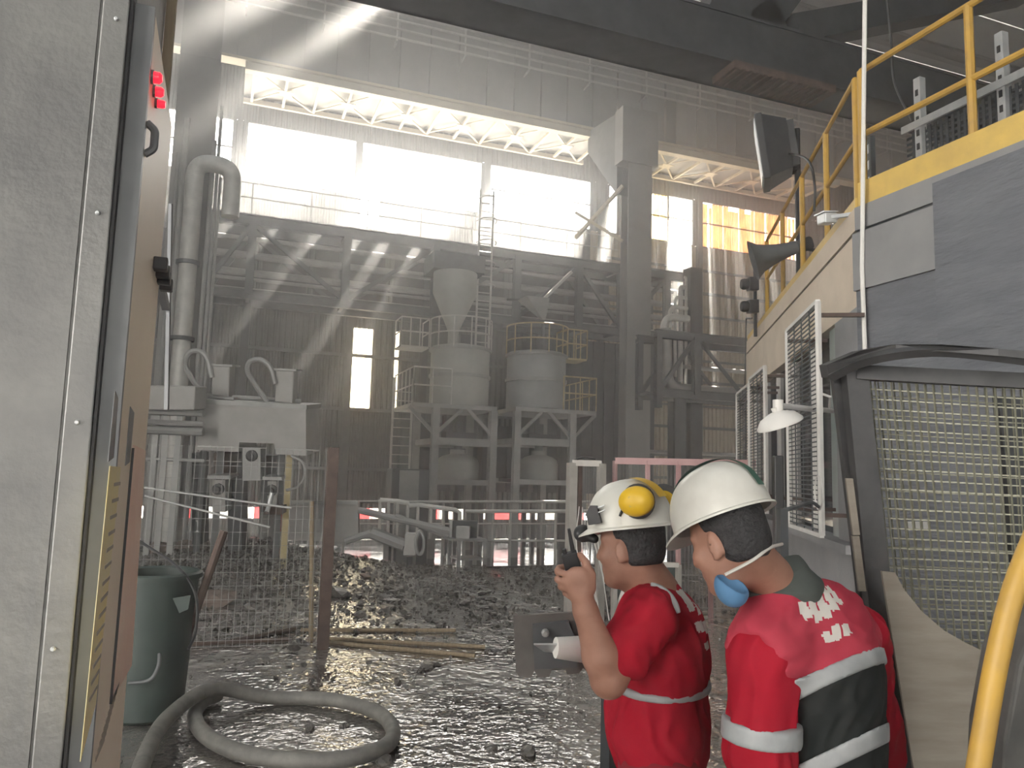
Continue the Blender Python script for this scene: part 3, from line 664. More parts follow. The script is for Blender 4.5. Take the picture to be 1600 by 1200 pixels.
# side wall facing the gangway (parallel to the hall axis)
MB().bx(CB.x, CB.x + .3, -4, CB.y, 0, zj - .015).build('side_wall', 'stucco', cr_)
MB().bx(CB.x + .0, CB.x + .3, -4, CB.y, zj + .015, ZR).build('side_parapet', 'smooth_grey', cr_)
MB().bx(CB.x + .02, CB.x + .3, -4, CB.y, zj - .015, zj + .015).build('side_joint', 'steel_dark', cr_)
q0, q1 = onB(1465, 320), onB(1470, 420)
MB().bx(CB.x - .03, CB.x, q0.y, CB.y, q1.z, zj - .02).build('smooth_panel', 'smooth_grey', cr_)
MB().bx(CB.x - .045, CB.x, -4, q0.y, 0, onB(1600, 235).z).build('stucco_layer', 'stucco', cr_)
MB().prism([CB + V(.12, 0, ZR - .12), FE + INN * .1 + V(0, 0, ZR - .12), FE + V(8, 0, ZR - .12), V(CB.x + 9.6, -3.9, ZR - .12), V(CB.x + .12, -3.9, ZR - .12)], (0, 0, .1)).build('roof_slab', 'plaster_grey', cr_)
MB().bx(CB.x + 9.7, CB.x + 10, -4, 8, 0, ZR).build('end_wall', 'plaster_grey', cr_)
# window grilles on stand-off brackets
def grille(px0, px1, ytop, ybot, label, off=.34):
    a, b = alongA(onA(px0, 650, off)), alongA(onA(px1, 650, off)); a, b = min(a, b), max(a, b)
    pm = CB + D1 * a + NA * off
    t = thing('window_grille', (pm.x, pm.y, ZBt := onA(px1, ybot, off).z), label, 'grille', 'grilles over the control room windows')
    z0, z1 = onA(px1, ybot, off).z, onA(px1, ytop, off).z
    P = lambda l, z: CB + D1 * l + NA * off + V(0, 0, z)
    for l in (a, b): MB().bar(P(l, z0), P(l, z1), .032, .032).build('frame_stile', 'white_frame', t)
    for z in (z0, z1): MB().bar(P(a, z), P(b, z), .032, .032).build('frame_rail', 'white_frame', t)
    n = int((z1 - z0) / .036)
    sl_ = MB()
    for i in range(1, n): z = z0 + (z1 - z0) * i / n; sl_.bar(P(a, z), P(b, z), .009, .009)
    k = int((b - a) / .25)
    for i in range(1, k): l = a + (b - a) * i / k; sl_.bar(P(l, z0), P(l, z1), .008, .008)
    sl_.build('wire_bars', 'steel_grey', t, kind='stuff')
    for l in (a + .03, b - .03):
        MB().bar(P(l, z1 - .1), P(l, z1 - .1) - NA * (off - .002), .03, .03).build('bracket', 'rust', t)
        MB().bar(P(l, z0 + .15), P(l, z0 + .15) - NA * (off + .04), .03, .03).build('bracket', 'rust', t)
    return t
grille(1232, 1281, 468, 836, 'nearest white-framed wire grille over control room window')
grille(1172, 1196, 572, 800, 'middle white-framed wire grille on control room')
grille(1152, 1171, 600, 795, 'farthest white-framed wire grille on control room')
# yellow roof railing
mat('yellow_kick', (0.72, 0.50, 0.13), (0.58, 0.40, 0.12), 4, 0.55)
rl = thing('roof_railing', (CB.x, CB.y, ZR), 'yellow tube railing with kick plate around control room roof', 'railing')
hR = onB(1335, 110).z - ZR
TA = [0.12] + [alongA(onA(p, y)) for p, y in ((1283, 385), (1246, 430), (1216, 468), (1192, 500))]
for l in TA:
    b = CB + D1 * l - NA * .06; MB().cyl(b + V(0, 0, ZR), b + V(0, 0, ZR + hR), .028, 8).build('post', 'yellow', rl, True)
a, b = CB + D1 * .12 - NA * .06, CB + D1 * TA[-1] - NA * .06
for h in (hR, hR * .53): MB().tube([a + V(0, 0, ZR + h), b + V(0, 0, ZR + h)], .022, 8).build('rail', 'yellow', rl, True)
yB = [CB.y - .04, onB(1512, 235).y, onB(1512, 235).y - 1.4]
for y in yB: MB().cyl((CB.x + .06, y, ZR), (CB.x + .06, y, ZR + hR), .03, 8).build('post', 'yellow', rl, True)
for h in (hR, hR * .53): MB().tube([(CB.x + .06, yB[0], ZR + h), (CB.x + .06, -3, ZR + h)], .025, 8).build('rail', 'yellow', rl, True)
MB().bx(CB.x + .02, CB.x + .05, -3.5, CB.y - .02, ZR, ZR + .2).build('kick_plate', 'yellow_kick', rl)
MB().prism([CB + D1 * .05 - NA * .02 + V(0, 0, ZR), FE - NA * .02 + V(0, 0, ZR), FE - NA * .02 + V(0, 0, ZR + .1), CB + D1 * .05 - NA * .02 + V(0, 0, ZR + .1)], INN * .02).build('kick_plate', 'yellow_kick', rl)
# galvanised cable trays standing behind the railing
def tray(x, y0, y1, z, label, h=.3):
    t = thing('cable_tray', (x, (y0 + y1) / 2, z), label, 'cable tray', 'cable trays on the control room roof')
    MB().bx(x, x + .02, y0, y1, z, z + .07).build('flange', 'galv', t)
    MB().bx(x, x + .02, y0, y1, z + h, z + h + .06).build('flange', 'galv', t)
    g = MB(); n = int((y1 - y0) / .05)
    for i in range(n): yy = y0 + i * .05; g.bx(x + .05, x + .055, yy, yy + .025, z + .07, z + h)
    for i in range(6): zz = z + .07 + (h - .07) * i / 6; g.bx(x + .056, x + .06, y0, y1, zz, zz + .022)
    g.build('perforated_plate', 'steel_dark', t, kind='stuff')
    return t
zt1_ = ZR + .27
tr = tray(CB.x + .35, -2, CB.y - .15, zt1_, 'long perforated cable tray behind yellow railing on right', .34)
for y in (onB(1560, 100, -.35).y, CB.y - .3):
    MB().bx(CB.x + .36, CB.x + .42, y - .03, y + .03, ZR - .02, zt1_ + .75).build('slotted_post', 'galv', tr)
    for i in range(8): MB().bx(CB.x + .355, CB.x + .36, y - .012, y + .012, ZR + .1 + i * .11, ZR + .15 + i * .11).build('slot', 'black', tr)
t = thing('slotted_stanchion', CB + D1 * .9 - NA * .35 + V(0, 0, ZR), 'dark slotted steel stanchion behind railing near roof corner', 'post')
for l in (.75, 1.1): 
    c = CB + D1 * l - NA * .35
    MB().obox(c + V(0, 0, ZR + .45), D1, NA, V(0, 0, 1), .06, .02, .45).build('upright', 'steel_dark', t)
    for i in range(5): MB().obox(c + NA * .022 + V(0, 0, ZR + .2 + i * .15), D1, NA, V(0, 0, 1), .015, .004, .04).build('slot', 'galv', t)
MB().bar(CB + D1 * .75 - NA * .35 + V(0, 0, ZR + .2), CB + D1 * 3.4 - NA * .35 + V(0, 0, ZR + .2), .04, .12).build('side_rail', 'steel_dark', t)
# black mast with flood light
mb = onA(1243, 430, -.12); L_ = alongA(mb); mz = onA(1245, 190, -.12).z
ma = CB + D1 * L_ - NA * .16
t = thing('floodlight', (ma.x, ma.y, ZR), 'black floodlight tilted on dark mast behind yellow railing', 'floodlight')
MB().cyl(ma + V(0, 0, ZR - .02), ma + V(0, 0, mz), .035, 8).build('mast', 'black', t, True)
fc = onA(1212, 236, .1); sc = (fc - CO).length / FPX
nl = (-CR * .93 + CF * .30 - CU * .14).normalized(); ul = (CU - nl * CU.dot(nl)).normalized(); sl_ = nl.cross(ul)
MB().obox(fc + nl * (18 * sc), nl, ul, sl_, 5 * sc, 46 * sc, 42 * sc).build('bezel', 'black', t, bevel=.01)
MB().obox(fc + nl * (23.5 * sc), nl, ul, sl_, .6 * sc, 41 * sc, 37 * sc).build('lens', 'galv', t)
bk = fc - nl * (18 * sc)
MB().add([fc + nl * (13 * sc) + ul * (a * 44 * sc) + sl_ * (b * 40 * sc) for a, b in ((-1, -1), (-1, 1), (1, 1), (1, -1))] + [bk + ul * (a * 34 * sc) + sl_ * (b * 28 * sc) for a, b in ((-1, -1), (-1, 1), (1, 1), (1, -1))],
         [(0, 1, 2, 3), (4, 7, 6, 5), (0, 4, 5, 1), (1, 5, 6, 2), (2, 6, 7, 3), (3, 7, 4, 0)]).build('housing', 'black', t)
for k in range(-3, 4): MB().obox(bk - nl * (3 * sc) + sl_ * (k * 8 * sc), nl, ul, sl_, 6 * sc, 32 * sc, 1.2 * sc).build('cooling_fin', 'black', t)
for k in (-14, 14): MB().bar(fc - nl * (12 * sc) + ul * (k * sc), ma + V(0, 0, fc.z + k * sc * .9), .025, .025).build('yoke_arm', 'black', t)
MB().tube(bez([fc - nl * 14 * sc - ul * 6 * sc, onA(1262, 250, .05), onA(1273, 290, 0), onA(1272, 330, 0)], 6), .012, 6).build('cable', 'black', t)
# horn loudspeaker
h0 = onA(1232, 390, .05); sch = (h0 - CO).length / FPX
ax = (-CR * .95 + CF * .22 - CU * .28).normalized(); ln = 50 * sch
t = thing('horn_speaker', h0, 'grey horn loudspeaker clamped to railing beside signal lights', 'speaker')
MB().lathe([(.07, -.12), (.08, 0), (.10, ln * .3), (.125, ln * .55), (.16, ln * .8), (.22, ln), (.23, ln + .01), (.22, ln + .01), (.15, ln * .82), (.11, ln * .5), (.05, ln * .3)], h0, 28, ax, cap=True).build('horn', 'steel_grey', t, True)
MB().lathe([(.06, -.26), (.075, -.24), (.075, -.1), (.05, -.08)], h0, 16, ax).build('driver', 'steel_dark', t, True)
MB().bar(h0 - ax * .1, h0 - ax * .1 - NA * .2 - V(0, 0, .05), .03, .03).build('clamp', 'steel_dark', t)
# signal lights on a bracket pole
sp = onA(1180, 500, .12)
t = thing('signal_lights', sp - V(0, 0, .35), 'pair of black signal lamps stacked on bracket at roof edge', 'signal')
pa = onA(1180, 470, .06); l_ = alongA(pa)
MB().cyl(CB + D1 * l_ + NA * .06 + V(0, 0, onA(1177, 530, .06).z), CB + D1 * l_ + NA * .06 + V(0, 0, onA(1177, 420, .06).z), .025, 8).build('pole', 'steel_dark', t)
for py in (444, 479):
    c = onA(1176, py, .12); sc2 = (c - CO).length / FPX; u = V(0, 0, 1); f_ = (-CR).normalized()
    MB().obox(c, CR, u, CF, 7 * sc2, 10 * sc2, 9 * sc2).build('lamp_box', 'black', t, bevel=.01)
    MB().lathe([(8 * sc2, 0), (8.5 * sc2, 6 * sc2), (7 * sc2, 10 * sc2)], c + f_ * 7 * sc2, 16, f_).build('visor', 'black', t, True)
    MB().bar(c, CB + D1 * l_ + NA * .06 + V(0, 0, c.z), .03, .05).build('mount', 'steel_dark', t)
MB().tube(fillet([onA(1175, 497, .1), onA(1166, 497, .1), onA(1164, 600, .02), onA(1164, 760, .02)], .05), .012, 6).build('conduit', 'steel_grey', t)
# security camera at the roof corner
c = onA(1292, 342, .12)
t = thing('security_camera', c, 'small grey box camera at roof corner below the yellow post', 'camera')
dx = (onA(1270, 352, .15) - onA(1322, 330, .1)).normalized()
MB().obox(c, dx, V(0, 0, 1), dx.cross(V(0, 0, 1)), .12, .045, .05).build('body', 'galv', t, bevel=.01)
MB().obox(c + V(0, 0, .05) + dx * .02, dx, V(0, 0, 1), dx.cross(V(0, 0, 1)), .15, .006, .06).build('sun_shield', 'galv', t)
MB().bar(c - dx * .1, onA(1330, 335, -.02), .03, .03).build('mount_arm', 'galv', t)
# white cable pipe hanging down at the corner
tag(MB().tube([onB(1352, -40, .06), onB(1350, 120, .05), onB(1348, 330, .05), onB(1347, 420, .05), onB(1352, 560, .05)], .017, 8).build('cable_pipe', 'white_frame', None, True), 'thin white cable pipe hanging down the control room corner', 'pipe')
tag(MB().tube(bez([onB(1380, -60, -.5), onB(1392, 60, -.5), onB(1398, 130, -.45), onB(1426, 190, -.4)], 8), .01, 6).build('loose_cable', 'black', None, True), 'loose black cable drooping behind the yellow railing', 'cable')
# wall lamp on an arm
h = onA(1216, 655, .75); e = onA(1300, 642, .02)
t = thing('wall_lamp', e, 'white dish lamp on a horizontal arm in front of window grille', 'lamp')
MB().tube([e, h + V(0, 0, .09)], .022, 8).build('arm', 'white_frame', t, True)
sc3 = (h - CO).length / FPX; axl = (CU * .93 - CR * .34).normalized()
MB().lathe([(34 * sc3, -9 * sc3), (34 * sc3, -6 * sc3), (26 * sc3, 4 * sc3), (12 * sc3, 10 * sc3), (5 * sc3, 12 * sc3), (5 * sc3, 18 * sc3)], h, 28, axl).build('shade', 'white_frame', t, True)
MB().cyl(h + V(0, 0, .04), h + V(0, 0, .13), .035, 10).build('neck', 'white_frame', t, True)
MB().tube([onA(1296, 636, .06), onA(1297, 620, .1), onA(1275, 612, .2)], .012, 6).build('stay', 'white_frame', t)
# round wire hoop and bracket bars on the wall
hc = onA(1279, 770, .40); tag(MB().tube([hc + D1 * (.12 * cos(a)) + V(0, 0, .12 * sin(a)) for a in np.linspace(0, 2 * pi, 25)[:-1]], .006, 6, True).build('wire_hoop', 'white_frame'), 'thin white wire hoop hooked on the nearest grille', 'hoop')
a0 = onA(1222, 795, .9)
t = thing('guard_post', V(a0.x, a0.y, 0), 'dark flat steel guard post with bent rod behind the nearest worker', 'post')
MB().obox(V(a0.x, a0.y, a0.z / 2), D1, NA, V(0, 0, 1), .06, .02, a0.z / 2).build('plate', 'steel_dark', t)
MB().tube(bez([V(a0.x, a0.y, a0.z - .01), onA(1245, 792, .8), onA(1268, 785, .55), hc - V(0, 0, .1)], 5), .012, 6).build('rod', 'steel_grey', t)
a1 = onA(1215, 712, .75)
tag(MB().obox(V(a1.x, a1.y, a1.z / 2), D1, NA, V(0, 0, 1), .05, .03, a1.z / 2).build('black_post', 'black', None, bevel=.008), 'narrow black upright in front of the middle grille', 'post')

# ================================================================== cage door at right foreground
mat('cage_steel', (0.045, 0.045, 0.048), (0.085, 0.085, 0.087), 5, 0.5, 0.4)
mat('mesh_wire', (0.20, 0.20, 0.15), (0.27, 0.265, 0.20), 6, 0.5, 0.3)
mat('board', (0.24, 0.21, 0.175), (0.31, 0.28, 0.235), 3, 0.75, stretch=(1, 1, 6))
DC = 2.75
ct = thing('mesh_cage_door', gz(1440, 1390), 'dark steel cage door with square wire mesh and curved top bar', 'gate')
P = lambda px, py, d=DC: wd(px, py, d)
MB().tube(bez([P(1300, 588, 2.75), P(1345, 566, 2.62), P(1400, 553, 2.5), P(1470, 548, 2.42), P(1560, 556, 2.36), P(1680, 572, 2.33)], 6), .02, 4).build('curved_bar', 'cage_steel', ct)
MB().prism([P(1292, 570, 2.75), P(1345, 548, 2.6), P(1400, 538, 2.5), P(1470, 538, 2.4), P(1560, 545, 2.33), P(1700, 556, 2.3), P(1700, 570, 2.3), P(1560, 556, 2.33), P(1470, 549, 2.4), P(1400, 551, 2.5), P(1345, 562, 2.6), P(1296, 590, 2.75)], CF * .07).build('top_channel', 'cage_steel', ct)
def strip(px0, py0, px1, py1, w0, w1, d, th, name, m, par):
    return MB().prism([P(px0, py0, d), P(px0 + w0, py0, d), P(px1 + w1, py1, d), P(px1, py1, d)], CF * th).build(name, m, par)
strip(1302, 588, 1400, 1400, 26, 40, 2.78, .03, 'outer_jamb', 'cage_steel', ct)
strip(1322, 578, 1402, 1400, 34, 44, 2.72, .05, 'stile', 'cage_steel', ct)
MB().bar(P(1340, 582, 2.74), P(1680, 600, 2.45), .05, .05).build('top_rail', 'cage_steel', ct)
strip(1560, 620, 1640, 1400, 45, 50, 2.95, .04, 'inner_post', 'steel_dark', ct)
for y0, y1 in ((748, 842), (838, 930)):
    f0 = (y0 - 588) / (1400 - 588) * 98
    k = f0
    strip(1322 + (y0 - 748) * .11, y0, 1333 + (y1 - 842) * .11, y1 - 6, 11, 11, 2.69, .012, 'latch_plate', 'board', ct)
wires = MB(); nv, nh = 22, 52
tl, trr, bl, brr = P(1354, 592, 2.76), P(1660, 612, 2.46), P(1440, 1400, 2.76), P(1700, 1400, 2.46)
for i in range(nv + 1): t_ = i / nv; wires.bar(tl.lerp(trr, t_), bl.lerp(brr, t_), .0045, .0045)
for j in range(nh + 1): t_ = j / nh; wires.bar(tl.lerp(bl, t_) + CF * .004, trr.lerp(brr, t_) + CF * .004, .0045, .0045)
wires.build('wire_mesh', 'mesh_wire', ct, kind='stuff')
w2 = MB(); off = CF * .14 + CR * .02 + CU * .012
for i in range(nv + 1): t_ = i / nv; w2.bar(tl.lerp(trr, t_) + off, bl.lerp(brr, t_) + off, .004, .004)
for j in range(0, nh + 1, 2): t_ = j / nh; w2.bar(tl.lerp(bl, t_) + off, trr.lerp(brr, t_) + off, .004, .004)
w2.build('rear_mesh', 'mesh_wire', ct, kind='stuff')
tag(MB().prism([P(1416, 815, 2.9), P(1452, 815, 2.9), P(1449, 829, 2.9), P(1415, 829, 2.9)], CF * .002).build('paper_tag', 'white_paint'), 'small white paper tag stuck behind the wire mesh', 'tag')
bd = MB(); cv = [(1378, 893), (1399, 895), (1412, 920), (1440, 955), (1475, 985), (1510, 1005), (1545, 1022), (1550, 1400), (1460, 1400)]
bd.prism([P(a, b, 2.60) for a, b in cv], CF * .012)
tag(bd.build('curved_board', 'board'), 'worn brownish board with curved top edge leaning on mesh door', 'board')
tag(MB().tube(bez([P(1640, 790, 1.72), P(1612, 850, 1.7), P(1582, 930, 1.68), P(1558, 1030, 1.66), P(1540, 1130, 1.65), P(1522, 1250, 1.64), P(1512, 1400, 1.63)], 6), .024, 12).build('yellow_bar', 'yellow', None, True), 'curved yellow guard bar at bottom right corner', 'bar')
tag(MB().prism([P(1660, 860, 1.85), P(1592, 1040, 1.82), P(1572, 1160, 1.8), P(1560, 1400, 1.8), P(1720, 1400, 1.85), P(1720, 860, 1.85)], CF * .15).build('rubber_panel', 'rubber', None, bevel=.01), 'black rubber panel behind the yellow bar at right edge', 'panel')

# ================================================================== control cabinet at left foreground
mat('cab_grey', (0.165, 0.165, 0.163), (0.23, 0.228, 0.22), 5, 0.42, 0.35, bump=0.12, bscale=60, detail=8)
mat('cab_cream', (0.74, 0.64, 0.51), (0.80, 0.70, 0.57), 2, 0.5)
mat('cab_edge', (0.16, 0.165, 0.175), (0.22, 0.225, 0.23), 4, 0.5, 0.2)
mat('label_yellow', (0.78, 0.66, 0.30), (0.76, 0.68, 0.44), 12, 0.6)
mat('label_pink', (0.76, 0.53, 0.43), (0.80, 0.63, 0.52), 6, 0.6)
mat('print_dark', (0.36, 0.31, 0.25), None, rough=0.6)
mat('red_led', (0.6, 0.0, 0.01), None, rough=0.3, emit=((1.0, 0.01, 0.02), 3.5))
# the cream face is a plane x = XF
XF = -0.14
def onF(px, py, off=0.0):
    d = ray(px, py); t = (XF + off) / d.x; return CO + d * t
yn = onF(192, 600).y; yf = onF(228, 700).y
kz = (CO + ray(214, 8) * (yn / ray(214, 8).y)).z
cc = thing('control_cabinet', (XF - .3, (yn + yf) / 2, 0), 'tall grey metal control cabinet with cream door and red lights', 'cabinet')
ys = yn - .02
MB().bx(XF - .75, XF - .03, ys, yf, .1, kz + .3).build('body', 'cab_grey', cc, bevel=.006)
MB().bx(XF - .73, XF - .04, ys + .02, yf - .02, 0, .1).build('plinth', 'cab_edge', cc)
# folded edge strips on the grey side
MB().bx(XF - .066, XF - .031, ys - .008, ys, .1, kz + .3).build('edge_fold', 'cab_grey', cc, bevel=.002)
MB().bx(XF - .080, XF - .070, ys - .005, ys, .1, kz + .3).build('edge_fold', 'cab_grey', cc)
for py in (30, 333, 660, 1014):
    px = {30: 182, 333: 153, 660: 121, 1014: 83}[py]; d = ray(px, py); tt = (ys - .008) / d.y; c = CO + d * tt
    MB().lathe([(.0035, 0), (.0035, .002), (.002, .004)], c, 10, (0, -1, 0)).build('screw', 'galv', cc)
MB().bx(XF - .030, XF - .0265, ys - .004, ys + .03, .12, kz + .02).build('seal', 'black', cc)
dr = MB().bx(XF - .012, XF, yn, yf - .005, .13, kz).build('door', 'cab_cream', cc, bevel=.002)
MB().bx(XF - .0262, XF + .0008, yn - .006, yn + .010, .13, kz).build('door_edge', 'cab_edge', dr)
for py, s_ in ((120, 1.0), (142, .9), (161, .75)):
    px = {120: 236, 142: 239, 161: 242}[py]; c = onF(px, py)
    MB().lathe([(.011 * s_, 0), (.011 * s_, .004)], c, 14, (1, 0, 0)).build('lamp_ring', 'cab_edge', dr)
    MB().lathe([(.009 * s_, .004), (.009 * s_, .012), (.005, .016)], c, 14, (1, 0, 0)).build('red_lamp', 'red_led', dr, True)
a, b = onF(230, 192), onF(230, 258)
MB().tube(fillet([(XF, a.y, a.z), (XF + .012, a.y, a.z - .01), (XF + .012, a.y, b.z + .01), (XF, a.y, b.z)], .006), .006, 8).build('handle', 'cab_edge', dr, True)
for i, (px, py) in enumerate(((240, 412), (244, 424), (246, 434), (250, 445))):
    c = onF(px, py); MB().obox(c + V(.012, 0, 0), (1, 0, 0), (0, 1, 0), (0, 0, 1), .012, .012, .012).build('switch', 'black', dr, bevel=.002)
for quad_, m, n in (([(180, 610), (185, 622), (178, 715), (169, 722)], 'cab_edge', 'vent_slot'), ([(204, 635), (210, 645), (203, 722), (196, 728)], 'cab_edge', 'vent_slot'),
                    ([(172, 728), (189, 730), (150, 1100), (126, 1190)], 'label_yellow', 'yellow_notice'), ([(209, 695), (228, 704), (206, 1040), (175, 1095)], 'label_pink', 'pink_notice')):
    P4 = [onF(*q_, .0012) for q_ in quad_]
    MB().prism(P4, (-.001, 0, 0)).build(n, m, dr)
a = onF(208, 700, .002); b = onF(173, 1100, .002); MB().bar(a, b, .002, .004, (1, 0, 0)).build('notice_edge', 'black', dr)
for i in range(9):
    py = 1095 + i * 12; q_ = onF(163 + 12 - i * 3.2, py, .001)
    MB().bx(XF, XF + .0012, q_.y, q_.y + .09, q_.z, q_.z + .006).build('printed_line', 'print_dark', dr)
for i in range(14):
    py = 760 + i * 26; px = 178 - i * 3.0; q_ = onF(px, py, .0015)
    MB().bx(XF + .001, XF + .002, q_.y, q_.y + .07, q_.z, q_.z + .005).build('printed_line', 'print_dark', dr)
a, b = wd(268, 318, 2.3), wd(262, 640, 2.3)
MB().prism([a, b, wd(256, 640, 2.3), wd(263, 318, 2.3)], CF * .01).build('rear_plate', 'cab_edge', cc)
MB().bar(wd(259, 480, 2.3), V(XF - .03, yf - .01, wd(259, 480, 2.3).z), .02).build('plate_bracket', 'cab_edge', cc)
MB().bx(XF - .03, XF - .012, yf, yf + .03, onF(252, 150).z, 3.4).build('corner_post', 'wood', cc)

# ================================================================== things on the floor, left
mat('bin_green', (0.026, 0.040, 0.036), (0.042, 0.058, 0.052), 4, 0.55)
mat('hose', (0.10, 0.097, 0.09), (0.17, 0.165, 0.15), 9, 0.65, bump=.1, bscale=60)
g = gz(228, 1119)
def fh(p): return floor_h(p.x, p.y)
bc = V(g.x, g.y + .0, floor_h(g.x, g.y)); r_b = .225; r_t = .27
sb = 1200 / (bc - CO).dot(CF); hb_ = 0.93
t = thing('plastic_bin', bc, 'dark green plastic drum bin with torn flap beside fence', 'bin')
MB().lathe([(r_b * .9, 0), (r_b, .02), (r_t, hb_), (r_t - .015, hb_), (r_b - .015, .03)], bc, 32, cap=True).build('shell', 'bin_green', t, True)
MB().lathe([(r_t, -.03), (r_t + .02, -.03), (r_t + .02, 0), (r_t, .012), (r_t - .02, 0)], bc + V(0, 0, hb_), 32, cap=False).build('rim', 'bin_green', t, True)
e_ = wd(270, 935, (bc - CO).dot(CF) - .24)
MB().prism([e_, wd(298, 930, (e_ - CO).dot(CF)), wd(294, 952, (e_ - CO).dot(CF)), wd(280, 958, (e_ - CO).dot(CF))], CF * .006).build('flap', 'bin_green', t)
MB().tube(bez([bc + V(r_b * .3, -r_b - .03, .45), bc + V(r_b * .3, -r_b - .07, .38), bc + V(r_b * .1, -r_b - .07, .3), bc + V(-.1, -r_b, .27)], 5), .012, 8).build('side_handle', 'steel_grey', t, True)
dB = (bc - CO).dot(CF)
tag(MB().tube([wd(290, 1000, dB + .1), wd(350, 830, dB + .22)], .028, 8).build('pipe_stub', 'rust', None, True), 'rusty pipe stub sticking out of the green bin', 'pipe')
tag(MB().tube(bez([wd(180, 820, dB + .3), wd(228, 852, dB + .1), wd(280, 888, dB), wd(306, 930, dB - .05), wd(306, 985, dB - .1), wd(294, 1015, dB - .22)], 8), .010, 6).build('bent_cable', 'black', None, True), 'thin black cable arching over the green bin', 'cable')
# thick hose lying in a loop
HP = [(205, 1290), (222, 1195), (260, 1142), (330, 1104), (420, 1092), (520, 1097), (590, 1115), (614, 1142), (600, 1168), (540, 1186), (450, 1188), (370, 1176), (320, 1150), (304, 1120), (318, 1098), (340, 1088)]
hp = []
for i, (a, b) in enumerate(HP):
    p = gz(a, b, 0.05); p.z = floor_h(p.x, p.y) + (.055 if i < 13 else .052) + (.1 if i in (3,) else 0) ; hp.append(p)
hp[2].z += .07; hp[3].z = hp[3].z; hp[14].z -= 0.0
tag(MB().tube(bez(hp, 10), .047, 14).build('thick_hose', 'hose', None, True), 'thick dusty grey hose lying in a loop on wet floor', 'hose')
# welded mesh fence with brown post
fa, fb = gz(200, 1024), gz(504, 1014)
t = thing('mesh_fence', V(fb.x, fb.y, 0), 'wire mesh fence panel with brown steel post on the left', 'fence')
MB().bx(fb.x - .05, fb.x + .05, fb.y - .05, fb.y + .05, -.02, 1.86).build('post', 'rust', t, bevel=.004)
mw = MB(); n = 27; dv = (fa - fb)
for i in range(1, n): p = fb + dv * (i / n); p.z = 0; mw.bar(p + V(0, 0, .04), p + V(0, 0, 1.84), .004, .004)
for z in (.05, 1.70, 1.83): mw.bar(fb * 1 + V(0, 0, z - fb.z), V(fa.x, fa.y, z), .004, .004)
for i in range(14): z = .1 + i * .12; mw.bar(V(fb.x, fb.y, z), V(fa.x, fa.y, z), .003, .003)
mw.build('wire_mesh', 'pipe_grey', t, kind='stuff')
q = gz(486, 1000)
tag(MB().tube([V(q.x, q.y, floor_h(q.x, q.y)), V(q.x - .06, q.y + .05, 1.33)], .022, 8).build('wooden_stake', 'wood', None, True), 'thin wooden stake leaning beside the brown fence post', 'stake')
for i, (p, q_) in enumerate((((226, 762, 6.9), (455, 794, 7.0)), ((226, 775, 6.8), (422, 824, 6.9)))):
    tag(MB().tube([wd(*p), wd(*q_)], .010, 6).build('tension_wire', 'pipe_grey', None, True), ('upper', 'lower')[i] + ' slanting rod tied across the mesh fence', 'rod', 'rods tied to the mesh fence')
for i, (p, q_) in enumerate((((300, 1010), (452, 1001)), ((360, 1004), (462, 984)), ((470, 986), (712, 990)), ((512, 1002), (758, 1014)), ((515, 1008), (742, 1028)))):
    a, b = gz(*p), gz(*q_); a.z = floor_h(a.x, a.y) + .022; b.z = floor_h(b.x, b.y) + .022
    tag(MB().tube([a, (a + b) / 2, b], .020, 8).build('steel_rod', 'rust' if i < 2 else 'wood', None, True),
        ('long rod on floor left of the brown post, lower one', 'crossing rod on floor left of the brown post, upper one', 'farthest long rod on floor right of brown post', 'middle long rod on floor right of brown post', 'nearest long rod on floor right of brown post')[i], 'rod', 'rods lying on the floor')

# ---- burner / lance machine behind the fence
mat('panel_grey', (0.33, 0.325, 0.31), (0.39, 0.385, 0.37), 3, 0.6)
DM = 13.2
Pm = lambda px, py, d=DM: wd(px, py, d)
base = gz(390, 868)
t = thing('lance_machine', base, 'grey lance machine with big box hood behind the mesh fence', 'machine')
a, b, c, d = Pm(313, 626), Pm(478, 636), Pm(478, 712), Pm(308, 703)
hd = CF * .9
MB().prism([a, b, c, Pm(432, 710), Pm(428, 693), Pm(374, 691), Pm(372, 706), d], hd).build('hood', 'panel_grey', t)
MB().prism([Pm(312, 623, DM - .05), Pm(479, 633, DM - .05), Pm(479, 640, DM - .05), Pm(312, 631, DM - .05)], CF * 1.0).build('hood_lip', 'pipe_grey', t)
for (x0, x1, y0, y1), lp in (((331, 359, 571, 621), [(323, 622), (300, 592), (290, 570), (297, 551), (312, 549), (324, 562), (331, 590)]), ((430, 459, 578, 631), [(418, 629), (398, 600), (387, 580), (391, 565), (407, 562), (422, 574), (430, 600)])):
    bx_ = MB().prism([Pm(x0, y0, DM + .3), Pm(x1, y0 + 2, DM + .3), Pm(x1 - 2, y1, DM + .3), Pm(x0 - 1, y1 - 3, DM + .3)], CF * .3).build('motor_box', 'panel_grey', t, bevel=.02)
    MB().prism([Pm(x0 - 4, y0 - 3, DM + .25), Pm(x1 + 4, y0 - 1, DM + .25), Pm(x1 + 4, y0 + 2, DM + .25), Pm(x0 - 4, y0, DM + .25)], CF * .4).build('box_lid', 'pipe_grey', bx_)
    MB().prism([Pm(x0 - 6, y1 - 3, DM + .25), Pm(x1 + 6, y1, DM + .25), Pm(x1 + 6, y1 + 4, DM + .25), Pm(x0 - 6, y1, DM + .25)], CF * .4).build('box_foot', 'pipe_grey', bx_)
    MB().tube(bez([Pm(x_, y_, DM + .25) for x_, y_ in lp], 6), .045, 8).build('cable_loop', 'pipe_grey', t, True)
MB().tube([Pm(305, 617, DM + .5), Pm(470, 627, DM + .5)], .04, 8).build('rear_pipe', 'pipe_grey', t)
